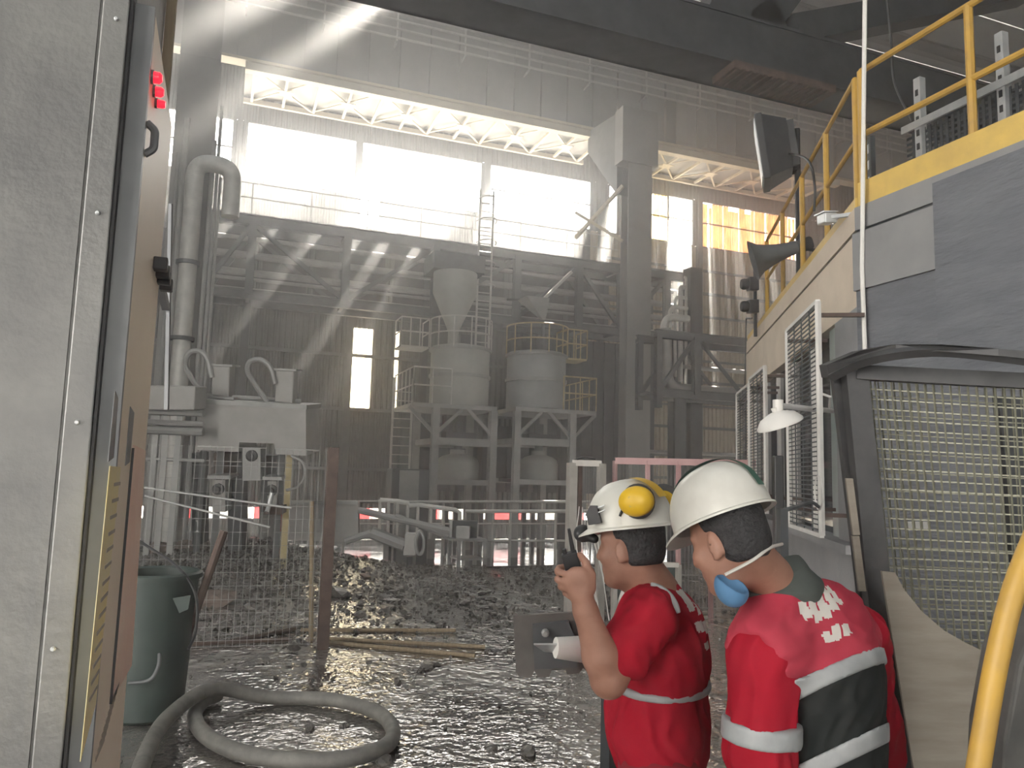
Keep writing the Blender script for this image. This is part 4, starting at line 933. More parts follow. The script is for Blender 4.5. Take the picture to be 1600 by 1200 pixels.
def box_px(x0, x1, y0, y1, d, dep, name, m, par): return MB().prism([Pm(x0, y0, d), Pm(x1, y0, d), Pm(x1, y1, d), Pm(x0, y1, d)], CF * dep).build(name, m, par)
zl_ = lambda px: gz(px, 868)
for px in (318, 345, 440, 452):
    p = Pm(px, 705, DM + .4); MB().bar(p, V(p.x, p.y, .02), .11).build('leg', 'steel_grey' if px != 452 else 'yellow_dull', t)
sp_ = box_px(379, 407, 700, 751, DM + .1, .3, 'centre_bracket', 'pipe_grey', t)
MB().lathe([(.10, 0), (.10, .05), (.05, .06), (.05, .1)], Pm(394, 712, DM + .1), 12, -CF).build('bolt', 'black', sp_)
for x0, x1, y0, y1 in ((332, 352, 750, 800), (418, 432, 752, 800)):
    u_ = box_px(x0, x1, y0, y1, DM + .15, .3, 'burner_block', 'panel_grey', t)
    MB().lathe([(.10, 0), (.10, .06), (.06, .07), (.06, .14)], Pm((x0 + x1) / 2, y0 + 14, DM + .15), 12, -CF).build('nozzle', 'black', u_)
    box_px(x0 - 8, x1 + 8, y0 - 7, y0 - 2, DM + .05, .45, 'shelf_plate', 'pipe_grey', t)
for x0, x1, y0, y1, m in ((356, 378, 708, 860, 'steel_dark'), (408, 430, 712, 800, 'steel_dark'), (334, 372, 708, 742, 'rust'), (410, 438, 712, 740, 'steel_dark'), (300, 316, 708, 850, 'steel_dark')):
    box_px(x0, x1, y0, y1, DM + .45, .3, 'inner_casing', m, t)
MB().tube(bez([Pm(425, 770, DM - .1), Pm(420, 790, DM - .15), Pm(417, 800, DM - .2)], 4), .04, 8).build('handle_rod', 'galv', t)
box_px(412, 440, 792, 804, DM - .05, .3, 'drip_tray', 'rust', t)
MB().tube(bez([Pm(455, 712, DM), Pm(472, 722, DM), Pm(476, 740, DM), Pm(466, 760, DM), Pm(447, 766, DM)], 6), .025, 6).build('hose', 'pipe_grey', t, True)
q = gz(374, 852)
tag(MB().tube([V(q.x, q.y, fh(q)), Pm(362, 785, (q - CO).dot(CF) + .3)], .07, 8).build('leaning_tube', 'pipe_grey', None, True), 'fat grey tube leaning on the front of lance machine', 'pipe')
# low concrete wall with red extinguisher
a, b = wd(405, 838, 15.5), wd(560, 838, 15.5)
lw = thing('low_partition', V((a.x + b.x) / 2, (a.y + b.y) / 2, fh(a)), 'low pale grey partition behind the lance machine', 'partition')
MB().prism([V(a.x, a.y, fh(a)), V(b.x, b.y, fh(a)), wd(560, 786, 15.5), wd(405, 786, 15.5)], CF * .15).build('panel', 'panel_grey', lw)
MB().bar(wd(405, 785, 15.5), wd(560, 785, 15.5), .1, .08).build('cap_rail', 'pipe_grey', lw)
e = wd(434, 830, 15.2)
t = thing('fire_extinguisher', e, 'red fire extinguisher standing by the low partition', 'extinguisher')
MB().lathe([(.075, .0), (.08, .02), (.08, .36), (.05, .44), (.025, .46), (.025, .5)], e, 16).build('cylinder', 'red_paint', t, True)
MB().bx(e.x - .05, e.x + .06, e.y - .015, e.y + .015, e.z + .5, e.z + .54).build('valve', 'black', t)
# pipes and box at far left
a, b = wd(236, 600, 12.5), wd(306, 640, 12.5)
tag(MB().prism([wd(225, 602, 12.5), wd(305, 604, 12.5), wd(303, 641, 12.5), wd(225, 640, 12.5)], CF * .5).build('duct_box', 'panel_grey', None, bevel=.02), 'plain grey duct box above horizontal pipes at far left', 'box')
for i, (py, r) in enumerate(((643, .06), (660, .05), (672, .07), (717, .03))):
    tag(MB().tube([wd(215, py - 1, 12.8), wd(318, py + 3, 12.8)], r, 8).build('horizontal_pipe', 'pipe_grey', None, True), ('topmost', 'second', 'third', 'lowest thin')[i] + ' horizontal pipe left of the lance machine hood', 'pipe', 'horizontal pipes at far left')
t = thing('pipe_stand', gz(262, 866), 'slim steel stand holding the horizontal pipes at far left', 'stand')
for px in (246, 262, 282):
    p = wd(px, 640, 12.9); MB().bar(V(p.x, p.y, .02), p, .09).build('upright', 'pipe_grey', t)
# tilted bright water strip is left to the wet floor; rails of stairs in the middle
DR = 13.9
Q = lambda px, py, d=DR: wd(px, py, d)
t = thing('stair_handrail', Q(600, 868), 'sloping grey tube handrail of sunken stairs in middle distance', 'railing')
TOP = [(594, 781), (620, 783), (637, 786), (640, 790), (655, 789), (684, 793), (712, 797), (718, 801), (718, 815)]
MB().tube([Q(*p) for p in TOP], .04, 8).build('top_rail', 'rail_grey', t, True)
for (px, y0, y1) in ((594, 781, 830), (607, 783, 840), (621, 784, 838), (637, 787, 850), (653, 790, 832), (673, 792, 842), (693, 795, 868)):
    MB().cyl(Q(px, y0), Q(px - 1, y1), .03, 6).build('post', 'rail_grey', t)
MB().tube([Q(596, 806), Q(690, 822)], .018, 6).build('mid_rail', 'rail_grey', t)
for i, (p, q_, r) in enumerate((((560, 797), (704, 830), .06), ((618, 806), (700, 838), .05), ((580, 832), (632, 852), .11), ((540, 846), (580, 832), .06))):
    tag(MB().tube([Q(*p, DR - .3), Q(*q_, DR - .3)], r, 8).build('slanting_pipe', 'pipe_grey', None, True), ('long slanting pipe crossing in front of stair handrail', 'shorter pipe right below the long slanting pipe', 'thick slanting chute ending at the junction box', 'pipe rising from the left to the thick chute')[i], 'pipe', 'slanting pipes by the stairs')
t = thing('junction_box', gz(641, 872), 'small square grey junction box standing among slanting pipes', 'box')
MB().prism([Q(633, 835, 12.9), Q(650, 835, 12.9), Q(649, 868, 12.9), Q(630, 868, 12.9)], CF * .2).build('casing', 'panel_grey', t, bevel=.01)
MB().tube([Q(640, 870, 13), V(*Q(640, 870, 13)[:2], 0)], .05, 6).build('stub', 'steel_grey', t)
tag(MB().tube([Q(656 + 6.5 * sin(a) * (1 if cos(a) < 0 else .5 + .5 * abs(sin(a))), 848 - 18 * cos(a), 12.7) for a in np.linspace(0, 2 * pi, 25)[:-1]], .03, 6, True).build('hose_loop', 'pipe_grey', None, True), 'narrow hose loop hanging beside the junction box', 'hose')
# table with boxes
g1, g2 = gz(716, 889), gz(757, 888)
t = thing('steel_table', (g1 + g2) / 2, 'small steel table with low shelf at platform edge', 'table')
ztab = wd(716, 846, (g1 - CO).dot(CF)).z
ux = (g2 - g1); uy = V(-ux.y, ux.x, 0).normalized() * .5
for p in (g1, g2, g1 + uy, g2 + uy): MB().bar(V(p.x, p.y, 0), V(p.x, p.y, ztab), .06).build('leg', 'pipe_grey', t)
MB().prism([V(p.x, p.y, ztab) for p in (g1 - ux * .28, g2 + ux * .05, g2 + ux * .05 + uy, g1 - ux * .28 + uy)], (0, 0, .04)).build('top', 'pipe_grey', t)
MB().prism([V(p.x, p.y, .14) for p in (g1, g2, g2 + uy, g1 + uy)], (0, 0, .03)).build('shelf', 'pipe_grey', t)
dt = (g1 - CO).dot(CF)
zt2_ = ztab + .04
def stand_box(px0, px1, pyt, d, dep, name, m, label, cat):
    a_, b_ = wd(px0, 840, d), wd(px1, 840, d); top = wd((px0 + px1) / 2, pyt, d).z; f_ = V(CF.x, CF.y, 0).normalized() * dep
    return MB().prism([V(a_.x, a_.y, zt2_), V(b_.x, b_.y, zt2_), V(b_.x, b_.y, top), V(a_.x, a_.y, top)], f_)
t2 = thing('monitor_case', wd(725, 845, dt + .35), 'dark square monitor case standing on the steel table', 'case')
stand_box(704, 745, 814, dt + .3, .15, '', '', '', '').build('case', 'steel_dark', t2)
stand_box(702, 706, 813, dt + .26, .2, '', '', '', '').build('side_frame', 'pipe_grey', t2)
tag(stand_box(712, 734, 823, dt + .05, .2, '', '', '', '').build('control_box', 'pipe_grey', None, bevel=.01), 'pale grey control box in front of the dark monitor case', 'box')
# long pit railings
def pit_rail(px0, px1, py, d, label, n, zb=LOWZ):
    a, b = wd(px0, py, d), wd(px1, py + (px1 - px0) * .0, d)
    t = thing('pit_railing', V((a.x + b.x) / 2, (a.y + b.y) / 2, zb), label, 'railing', 'railings along the pit')
    MB().tube([a, b], .035, 8).build('top_rail', 'rail_grey', t, True)
    MB().tube([a - V(0, 0, .55), b - V(0, 0, .55)], .022, 6).build('mid_rail', 'rail_grey', t, True)
    for i in range(n): p = a.lerp(b, i / (n - 1)); MB().cyl(V(p.x, p.y, zb), p, .028, 6).build('post', 'rail_grey', t)
pit_rail(727, 1010, 799, 14.6, 'nearer pit railing right of the steel table', 5)
pit_rail(540, 1000, 784, 19.5, 'farther long pit railing in front of the silo frames', 7)
# ================================================================== gate and pink fence in the middle right
mat('alu', (0.42, 0.40, 0.37), (0.52, 0.50, 0.46), 5, 0.45, 0.3)
gl, gr = gz(889, 985), gz(936, 972)
gl = wd(889, 985, (gr - CO).dot(CF) + .0); gl.z = 0
t = thing('mesh_gate', (gl + gr) / 2, 'aluminium frame gate standing left of the worker with ear muffs', 'gate')
zg = wd(936, 724, (gr - CO).dot(CF)).z
for p, w_ in ((gl, .1), (gr, .08)):
    MB().bar(V(p.x, p.y, -.02), V(p.x, p.y, zg), w_, .1, (0, 1, 0)).build('post', 'alu', t)
p_ = gl + CR * .09; MB().bar(V(p_.x, p_.y, 0.05), V(p_.x, p_.y, zg), .05, .05).build('inner_stile', 'rust', t)
MB().bar(V(gl.x, gl.y, zg), V(gr.x, gr.y, zg), .07, .07).build('top_bar', 'alu', t)
MB().bar(V(gl.x, gl.y, .35), V(gr.x, gr.y, .35), .05, .05).build('bottom_bar', 'alu', t)
mw = MB()
for i in range(1, 12): p = gl.lerp(gr, i / 12); mw.bar(V(p.x, p.y, .35), V(p.x, p.y, zg), .004, .004)
for i in range(20): z = .4 + i * .07; mw.bar(V(gl.x, gl.y, z), V(gr.x, gr.y, z), .003, .003)
mw.build('wire_mesh', 'pipe_grey', t, kind='stuff')
tag(MB().tube(bez([V(gl.x, gl.y, zg + .02), V(*(gl.lerp(gr, .4))[:2], zg + .07), V(*(gl.lerp(gr, .8))[:2], zg + .05)], 6), .012, 6).build('hanging_cable', 'black', None, True), 'loose black cable draped over the aluminium gate top', 'cable')
dp = 9.4
a, b, c = wd(961, 720, dp), wd(1012, 720, dp), wd(1180, 724, dp)
t = thing('pink_fence', V(b.x, b.y, 0), 'faded pink steel fence with mesh behind the two workers', 'fence')
MB().bar(a, c, .05, .08).build('top_bar', 'pink_paint', t)
for p in (a, b, wd(1060, 720, dp), wd(1110, 720, dp)): MB().bar(V(p.x, p.y, 0), p, .045, .045).build('post', 'pink_paint', t)
mw = MB()
for i in range(1, 40): p = a.lerp(c, i / 40); mw.bar(V(p.x, p.y, .1), p, .006, .006)
for z in (.12, .5, .9, 1.3): mw.bar(V(a.x, a.y, z), V(c.x, c.y, z), .01, .01)
mw.build('wire_mesh', 'pipe_grey', t, kind='stuff')
q0_ = gz(958, 985); q1_ = wd(985, 880, (q0_ - CO).dot(CF))
t = thing('low_barrier', q0_, 'low grey braced barrier frame behind the aluminium gate', 'barrier')
dq = (q0_ - CO).dot(CF)
zq = wd(960, 880, dq).z
for px in (960, 1060): p = wd(px, 900, dq); MB().bar(V(p.x, p.y, 0), V(p.x, p.y, zq), .05).build('post', 'alu', t)
MB().bar(V(*wd(960, 880, dq)[:2], zq), V(*wd(1060, 880, dq)[:2], zq), .05).build('top_bar', 'alu', t)
MB().bar(V(*wd(960, 960, dq)[:2], .15), V(*wd(990, 900, dq)[:2], zq), .05).build('brace', 'alu', t)
MB().prism([V(*wd(962, 900, dq + .02)[:2], .1), V(*wd(1058, 900, dq + .02)[:2], .1), V(*wd(1058, 900, dq + .02)[:2], zq - .03), V(*wd(962, 900, dq + .02)[:2], zq - .03)], CF * .02).build('panel', 'bin_green', t)
random.seed(8)
for i in range(7):
    p0_ = wd(905 + i * 5, 790 + random.uniform(-10, 40), 8.9); p1_ = wd(925 + i * 7, 880 + random.uniform(-20, 60), 8.7)
    tag(MB().tube(bez([p0_, p0_.lerp(p1_, .5) + V(random.uniform(-.15, .15), 0, random.uniform(-.1, .1)), V(p1_.x, p1_.y, random.uniform(.02, .5))], 5), .006, 5).build('tangled_wire', 'white_frame', None, True), 'thin pale wire tangled behind the aluminium gate', 'wire', 'tangled wires behind gate')
# ================================================================== slag: big lumps one by one, gravel as stuff
mat('slag', (0.04, 0.038, 0.036), (0.15, 0.14, 0.125), 9, 0.45, rough2=.18, bump=.4, bscale=30)
mat('slag_brown', (0.12, 0.09, 0.075), (0.19, 0.15, 0.13), 6, 0.8, bump=.4, bscale=25)
def lump(c, s, seed, flat=.7, n=2):
    rg = np.random.default_rng(seed); import bmesh
    bm = bmesh.new(); bmesh.ops.create_icosphere(bm, subdivisions=n, radius=1)
    K = rg.normal(size=(5, 3)); ph = rg.uniform(0, 6, 5); am = rg.uniform(.10, .30, 5); sx = rg.uniform(.7, 1.3, 2)
    vs = []
    for v in bm.verts:
        p = np.array(v.co); d = 1 + sum(am[i] * sin(float(K[i] @ p) * 1.8 + ph[i]) for i in range(5)); d += rg.uniform(-.06, .06)
        vs.append((c[0] + p[0] * d * s * sx[0], c[1] + p[1] * d * s * sx[1], c[2] + p[2] * d * s * flat))
    fs = [tuple(v.index for v in f.verts) for f in bm.faces]; bm.free(); return vs, fs
BIG = [(322, 945, .20, 1), (530, 937, .15, 0), (392, 925, .10, 0), (398, 945, .08, 0), (350, 980, .09, 0), (610, 940, .09, 0), (572, 905, .07, 1), (610, 920, .06, 0), (757, 930, .07, 0), (722, 945, .07, 0), (692, 947, .05, 0), (783, 950, .05, 0), (800, 1000, .06, 0), (660, 1048, .05, 0), (672, 1042, .07, 0), (684, 1040, .05, 0), (825, 1178, .06, 0), (770, 1170, .04, 0), (455, 1012, .10, 0), (600, 1190, .04, 0), (905, 945, .08, 0), (465, 925, .07, 0), (560, 965, .06, 0), (640, 965, .05, 0), (240, 880, .22, 1), (290, 868, .25, 1), (340, 890, .15, 0), (270, 905, .16, 0), (420, 885, .12, 0), (365, 905, .10, 0)]
for i, (px, py, s_, br_) in enumerate(BIG):
    c = gz(px, py); z = floor_h(c.x, c.y); vs, fs = lump((c.x, c.y, z + s_ * .25), s_, 100 + i, .5)
    mb = MB(); mb.add(vs, fs)
    lab = {0: 'brownish boulder of slag right behind the green bin', 1: 'large dark slag lump just right of the brown fence post', 4: 'flat dark slag lump among rods left of the brown post', 6: 'small brownish slag lump far back near the slanting chute', 7: 'dark slag lump beyond the long rods, below junction box', 8: 'dark slag lump far back in front of the pit railing',
           12: 'dark slag lump just left of the notched steel plate', 13: 'left piece of dark slag cluster below the long rods', 14: 'middle piece of dark slag cluster below the long rods', 15: 'right piece of dark slag cluster below the long rods', 16: 'dark slag lump at bottom edge, nearest the worker', 17: 'small dark slag lump left of the one nearest the worker', 18: 'long dark slag lump at foot of the brown post',
           19: 'small dark slag lump right of the thick hose loop', 20: 'dark slag lump under the raised hand with the radio', 24: 'leftmost brownish slag boulder behind the mesh fence', 25: 'biggest brownish slag boulder behind the mesh fence'}.get(i, 'dark rough slag lump in the rubble behind rods and fence')
    tag(mb.build('slag_lump', 'slag_brown' if br_ else 'slag', None), lab, 'slag', 'slag lumps on the floor')
rg = np.random.default_rng(4); gv = MB()
LB = [lump((0, 0, 0), 1, 900 + k, .7, 1) for k in range(6)]
cnt = 0
while cnt < 8000:
    x = rg.uniform(-3.2, 6.5); y = rg.uniform(4.4, 16.8)
    if y > edge_y(x) - .1: continue
    dens = .8 * min(1, max(.10, (y - 6.0) / 4.5)) * (1.0 if x < 3.5 else .45)
    if rg.uniform() > dens: continue
    s_ = min(.06, .007 + rg.exponential(.010)) * (1 if y > 8 else .6); vs, fs = LB[cnt % 6]; z = floor_h(x, y); a = rg.uniform(0, 6.28); ca, sa = cos(a) * s_, sin(a) * s_
    gv.add([(x + v[0] * ca - v[1] * sa, y + v[0] * sa + v[1] * ca, z + s_ * .35 + v[2] * s_) for v in vs], fs); cnt += 1
go = gv.build('slag_gravel', 'slag', None, kind='stuff'); go['label'] = 'loose dark slag gravel strewn over the wet floor'; go['category'] = 'gravel'
# ================================================================== people (smooth fields meshed by surface nets)
class Field:
    def __init__(s, lo, hi, h):
        s.lo = np.array(lo, float); s.h = h; s.n = np.ceil((np.array(hi, float) - s.lo) / h).astype(int) + 1
        s.d = np.full(s.n, 0.3, np.float32); s.k = .02
    def reg(s, lo, hi):
        a = np.clip(np.floor((np.array(lo) - s.lo) / s.h).astype(int), 0, s.n); b = np.clip(np.ceil((np.array(hi) - s.lo) / s.h).astype(int) + 1, 0, s.n)
        if (b <= a).any(): return None, None
        ax = [s.lo[i] + s.h * np.arange(a[i], b[i]) for i in range(3)]
        P = np.stack(np.meshgrid(*ax, indexing='ij'), -1).astype(np.float32); return tuple(slice(a[i], b[i]) for i in range(3)), P
    def union(s, sl, d, k):
        o = s.d[sl]
        if k <= 0: s.d[sl] = np.minimum(o, d); return
        hh = np.clip(.5 + .5 * (o - d) / k, 0, 1); s.d[sl] = o * (1 - hh) + d * hh - k * hh * (1 - hh)
    def cap(s, a, b, ra, rb=None, k=None):
        a, b = np.array(a, float), np.array(b, float); rb = ra if rb is None else rb; k = s.k if k is None else k; m = max(ra, rb) + .08 + k
        sl, P = s.reg(np.minimum(a, b) - m, np.maximum(a, b) + m)
        if sl is None: return s
        ab = b - a; t = np.clip(((P - a) @ ab) / max(1e-9, ab @ ab), 0, 1)
        s.union(sl, np.linalg.norm(P - a - t[..., None] * ab, axis=-1) - (ra + (rb - ra) * t), k); return s
    def _ell(s, P, c, ax, r):
        q = (P - np.array(c, float)) @ np.array([list(Vector(a).normalized()) for a in ax]).T; r = np.array(r, float)
        k0 = np.linalg.norm(q / r, axis=-1); k1 = np.linalg.norm(q / (r * r), axis=-1); return k0 * (k0 - 1) / np.maximum(k1, 1e-6)
    def ell(s, c, ax, r, k=None):
        k = s.k if k is None else k; m = max(r) + .08 + k; c = np.array(c, float); sl, P = s.reg(c - m, c + m)
        if sl is None: return s
        s.union(sl, s._ell(P, c, ax, r), k); return s
    def sub_ell(s, c, ax, r, k=.01):
        m = max(r) + .05 + k; c = np.array(c, float); sl, P = s.reg(c - m, c + m)
        if sl is None: return s
        d = -s._ell(P, c, ax, r); o = s.d[sl]; hh = np.clip(.5 - .5 * (o - d) / k, 0, 1); s.d[sl] = o * (1 - hh) + d * hh + k * hh * (1 - hh); return s
    def int_ell(s, c, ax, r):
        P = s.grid(); s.d = np.maximum(s.d, s._ell(P, c, ax, r).astype(np.float32)); return s
    def grid(s): return s.reg(s.lo, s.lo + s.h * (s.n - 1))[1]
    def plane(s, p, nrm, k=.006):      # keep the side the normal points away from
        nn = np.array(Vector(nrm).normalized()); g = [(s.lo[i] + s.h * np.arange(s.n[i]) - p[i]) * nn[i] for i in range(3)]
        d = (g[0][:, None, None] + g[1][None, :, None] + g[2][None, None, :]).astype(np.float32); s.d = np.maximum(s.d, d); return s
    def copy(s, grow=0.0):
        f = Field.__new__(Field); f.lo, f.h, f.n, f.k = s.lo, s.h, s.n, s.k; f.d = s.d - grow; return f
    def slab(s, p, nrm, half): s.plane(Vector(p) + Vector(nrm).normalized() * half, nrm); return s.plane(Vector(p) - Vector(nrm).normalized() * half, -Vector(nrm))
    def mesh(s):
        d = s.d.copy(); d[0] = d[-1] = 1; d[:, 0] = d[:, -1] = 1; d[:, :, 0] = d[:, :, -1] = 1
        ng = d < 0; n = d.shape; c = [n[0] - 1, n[1] - 1, n[2] - 1]
        cnt = np.zeros(c, np.int8)
        for i in (0, 1):
            for j in (0, 1):
                for k in (0, 1): cnt += ng[i:c[0] + i, j:c[1] + j, k:c[2] + k]
        act = (cnt > 0) & (cnt < 8); idx = np.full(c, -1, np.int64); I = np.argwhere(act); idx[act] = np.arange(len(I))
        acc = np.zeros((len(I), 3)); num = np.zeros(len(I))
        cor = [(i, j, k) for i in (0, 1) for j in (0, 1) for k in (0, 1)]
        for a in cor:
            for b in cor:
                if sum(abs(x - y) for x, y in zip(a, b)) != 1 or a > b: continue
                da = d[I[:, 0] + a[0], I[:, 1] + a[1], I[:, 2] + a[2]]; db = d[I[:, 0] + b[0], I[:, 1] + b[1], I[:, 2] + b[2]]
                m = (da < 0) != (db < 0); t = np.where(m, da / np.where(m, da - db, 1), 0)
                acc += m[:, None] * (np.array(a) + t[:, None] * (np.array(b) - np.array(a))); num += m
        vs = s.lo + s.h * (I + acc / np.maximum(num, 1)[:, None])
        F = []
        for ax in range(3):
            u, v = [(1, 2), (2, 0), (0, 1)][ax]
            e = [slice(0, c[0]), slice(0, c[1]), slice(0, c[2])]; f = list(e); f[ax] = slice(1, n[ax])
            a, b = ng[tuple(e)], ng[tuple(f)]; K = np.argwhere(a != b)
            K = K[(K[:, u] > 0) & (K[:, v] > 0)]
            def at(du, dv):
                J = K.copy(); J[:, u] -= du; J[:, v] -= dv; return idx[J[:, 0], J[:, 1], J[:, 2]]
            q = np.stack([at(0, 0), at(1, 0), at(1, 1), at(0, 1)], 1); sg = a[K[:, 0], K[:, 1], K[:, 2]]
            q[~sg] = q[~sg][:, ::-1]; F.append(q)
        F = np.concatenate(F); return vs, F[(F >= 0).all(1)]
    def build(s, name, m, parent, smooth=1, wrinkle=0.0, wdir=(0, 0, 1)):
        vs, F = s.mesh(); og = np.array(ORG[parent])
        me = bpy.data.meshes.new(name); me.from_pydata((vs - og).tolist(), [], F.tolist()); me.materials.append(MATS[m])
        me.polygons.foreach_set('use_smooth', [True] * len(me.polygons))
        import bmesh
        bm = bmesh.new(); bm.from_mesh(me)
        for _ in range(smooth): bmesh.ops.smooth_vert(bm, verts=bm.verts, factor=.5, use_axis_x=True, use_axis_y=True, use_axis_z=True)
        bmesh.ops.recalc_face_normals(bm, faces=bm.faces)
        if wrinkle:
            from mathutils import noise
            d1 = Vector(wdir).normalized(); bm.normal_update(); mv = []
            for v in bm.verts:
                p = v.co; q = p - d1 * (p.dot(d1) * .72); n_ = noise.noise(q * 19 + Vector((noise.noise(p * 6), noise.noise(p * 6 + Vector((3, 1, 7))), 0)) * 1.3)
                n2_ = noise.noise(p * 9); mv.append(v.normal * (wrinkle * ((1 - abs(n_) * 2.6) * .9 + n2_ * .9 - .35)))
            for v, m_ in zip(bm.verts, mv): v.co += m_
            bmesh.ops.smooth_vert(bm, verts=bm.verts, factor=.4, use_axis_x=True, use_axis_y=True, use_axis_z=True)
        bm.to_mesh(me); bm.free()
        o = bpy.data.objects.new(name, me); COL.objects.link(o); o.parent = parent; ORG[o] = ORG[parent]; return o

def paint(o, m, c, ax, ay, af, rects, behind=None):      # flat print: faces inside the rectangles take another material slot
    o.data.materials.append(MATS[m]); og = ORG[o]; b = behind or c
    for p in o.data.polygons:
        w_ = p.center + og
        if (w_ - b).dot(af) > 0: continue
        q = w_ - c; x_, y_ = q.dot(ax), q.dot(ay)
        if any(abs(x_ - r[0]) < r[2] and abs(y_ - r[1]) < r[3] for r in rects): p.material_index = 1
mat('skin', (0.29, 0.145, 0.10), (0.37, 0.195, 0.14), 14, 0.55)
mat('skin_2', (0.29, 0.145, 0.10), (0.36, 0.19, 0.135), 14, 0.55)
mat('hair', (0.012, 0.012, 0.014), (0.035, 0.034, 0.036), 40, 0.6, bump=.5, bscale=120)
mat('shirt_red', (0.30, 0.008, 0.02), (0.36, 0.014, 0.03), 5, 0.85, bump=.12, bscale=9, spec=.12)
mat('vest_red', (0.36, 0.03, 0.055), (0.43, 0.052, 0.078), 5, 0.8, spec=.15, bump=.15, bscale=9)
mat('vest_black', (0.010, 0.013, 0.013), (0.02, 0.023, 0.023), 5, 0.8, spec=.2, bump=.15, bscale=9)
mat('collar', (0.045, 0.055, 0.05), (0.065, 0.075, 0.07), 6, 0.85)
mat('trousers_red', (0.17, 0.006, 0.014), (0.22, 0.01, 0.02), 5, 0.85)
mat('trousers_olive', (0.16, 0.14, 0.10), (0.21, 0.185, 0.13), 5, 0.85)
mat('reflective', (0.27, 0.285, 0.29), (0.36, 0.375, 0.38), 10, 0.45)
mat('print_white', (0.56, 0.54, 0.50), None, rough=0.8, spec=.2)
mat('helmet_white', (0.70, 0.69, 0.63), (0.60, 0.58, 0.52), 7, 0.32, lo=.5, hi=.75)
mat('helmet_cream', (0.62, 0.61, 0.56), (0.50, 0.485, 0.44), 6, 0.35, lo=.45, hi=.75)
mat('muff_yellow', (0.78, 0.50, 0.02), (0.68, 0.42, 0.02), 5, 0.4)
mat('green_stripe', (0.03, 0.10, 0.075), None, rough=0.5)
mat('mask_blue', (0.07, 0.18, 0.34), (0.11, 0.25, 0.43), 8, 0.8)
mat('boot', (0.02, 0.018, 0.016), (0.04, 0.035, 0.03), 6, 0.6)
Rh = V(CR.x, CR.y, 0).normalized(); Fh = V(CF.x, CF.y, 0).normalized(); UZ = V(0, 0, 1)
def frame(f, pitch=0.0):
    f = Vector(f).normalized(); l = UZ.cross(f).normalized(); p = radians(pitch); f2 = (f * cos(p) - UZ * sin(p)).normalized(); return f2, l, f2.cross(l)
def head(F, c, fr, earless=False):
    f, l, u = fr; X = lambda x, y, z: c + f * x + l * y + u * z; ax = (f, l, u)
    F.ell(X(-.012, 0, .045), ax, (.098, .077, .088), .02)          # skull
    F.ell(X(.030, 0, -.035), ax, (.066, .062, .085), .03)          # face
    F.ell(X(.052, 0, -.090), ax, (.038, .038, .030), .025)         # jaw / chin
    F.ell(X(.078, 0, -.098), ax, (.018, .02, .016), .02)
    F.cap(X(.080, 0, .028), X(.106, 0, -.022), .010, .014, .012)   # nose
    F.cap(X(.092, .012, -.026), X(.092, -.012, -.026), .009, None, .008)
    for s_ in (-1, 1):
        F.cap(X(.078, s_ * .014, .034), X(.062, s_ * .052, .030), .010, .009, .014)   # brow
        F.ell(X(.062, s_ * .045, -.02), ax, (.024, .022, .024), .02)                  # cheek
        F.sub_ell(X(.090, s_ * .031, .012), ax, (.014, .015, .009), .012)             # socket
        F.ell(X(.073, s_ * .031, .010), ax, (.012, .0125, .0115), .004)               # eye
        e = X(-.004, s_ * .078, -.008); a2 = (f * .96 + l * (-s_ * .28), l * s_, u)
        F.ell(e, (f * .94 - l * s_ * -.34, (l * s_ * .94 - f * .34), u), (.019, .009, .033), .006)
        F.sub_ell(X(.0, s_ * .089, -.004), (f, l, u), (.009, .006, .018), .005)
        F.ell(X(.004, s_ * .079, -.036), ax, (.009, .006, .010), .006)
    F.cap(X(.088, .02, -.058), X(.088, -.02, -.058), .0065, None, .006); F.cap(X(.087, .017, -.068), X(.087, -.017, -.068), .007, None, .006)
    return X
def hair(c, fr, parent, low=-.055, h=.005):
    f, l, u = fr; lo = np.array(c) - .16; F = Field(lo, lo + .32, h); F.k = .02
    F.ell(c - f * .012 + u * .045, fr, (.104, .083, .094)); F.ell(c - f * .035 - u * .01, fr, (.075, .076, .07))
    F.plane(c + f * .012 + u * .03, (f * .9 - u * .25)); F.plane(c - u * (-low), -u)
    for s_ in (-1, 1): F.sub_ell(c + l * (s_ * .085) - u * .01 + f * .004, fr, (.026, .03, .040))
    return F.build('hair', 'hair', parent)
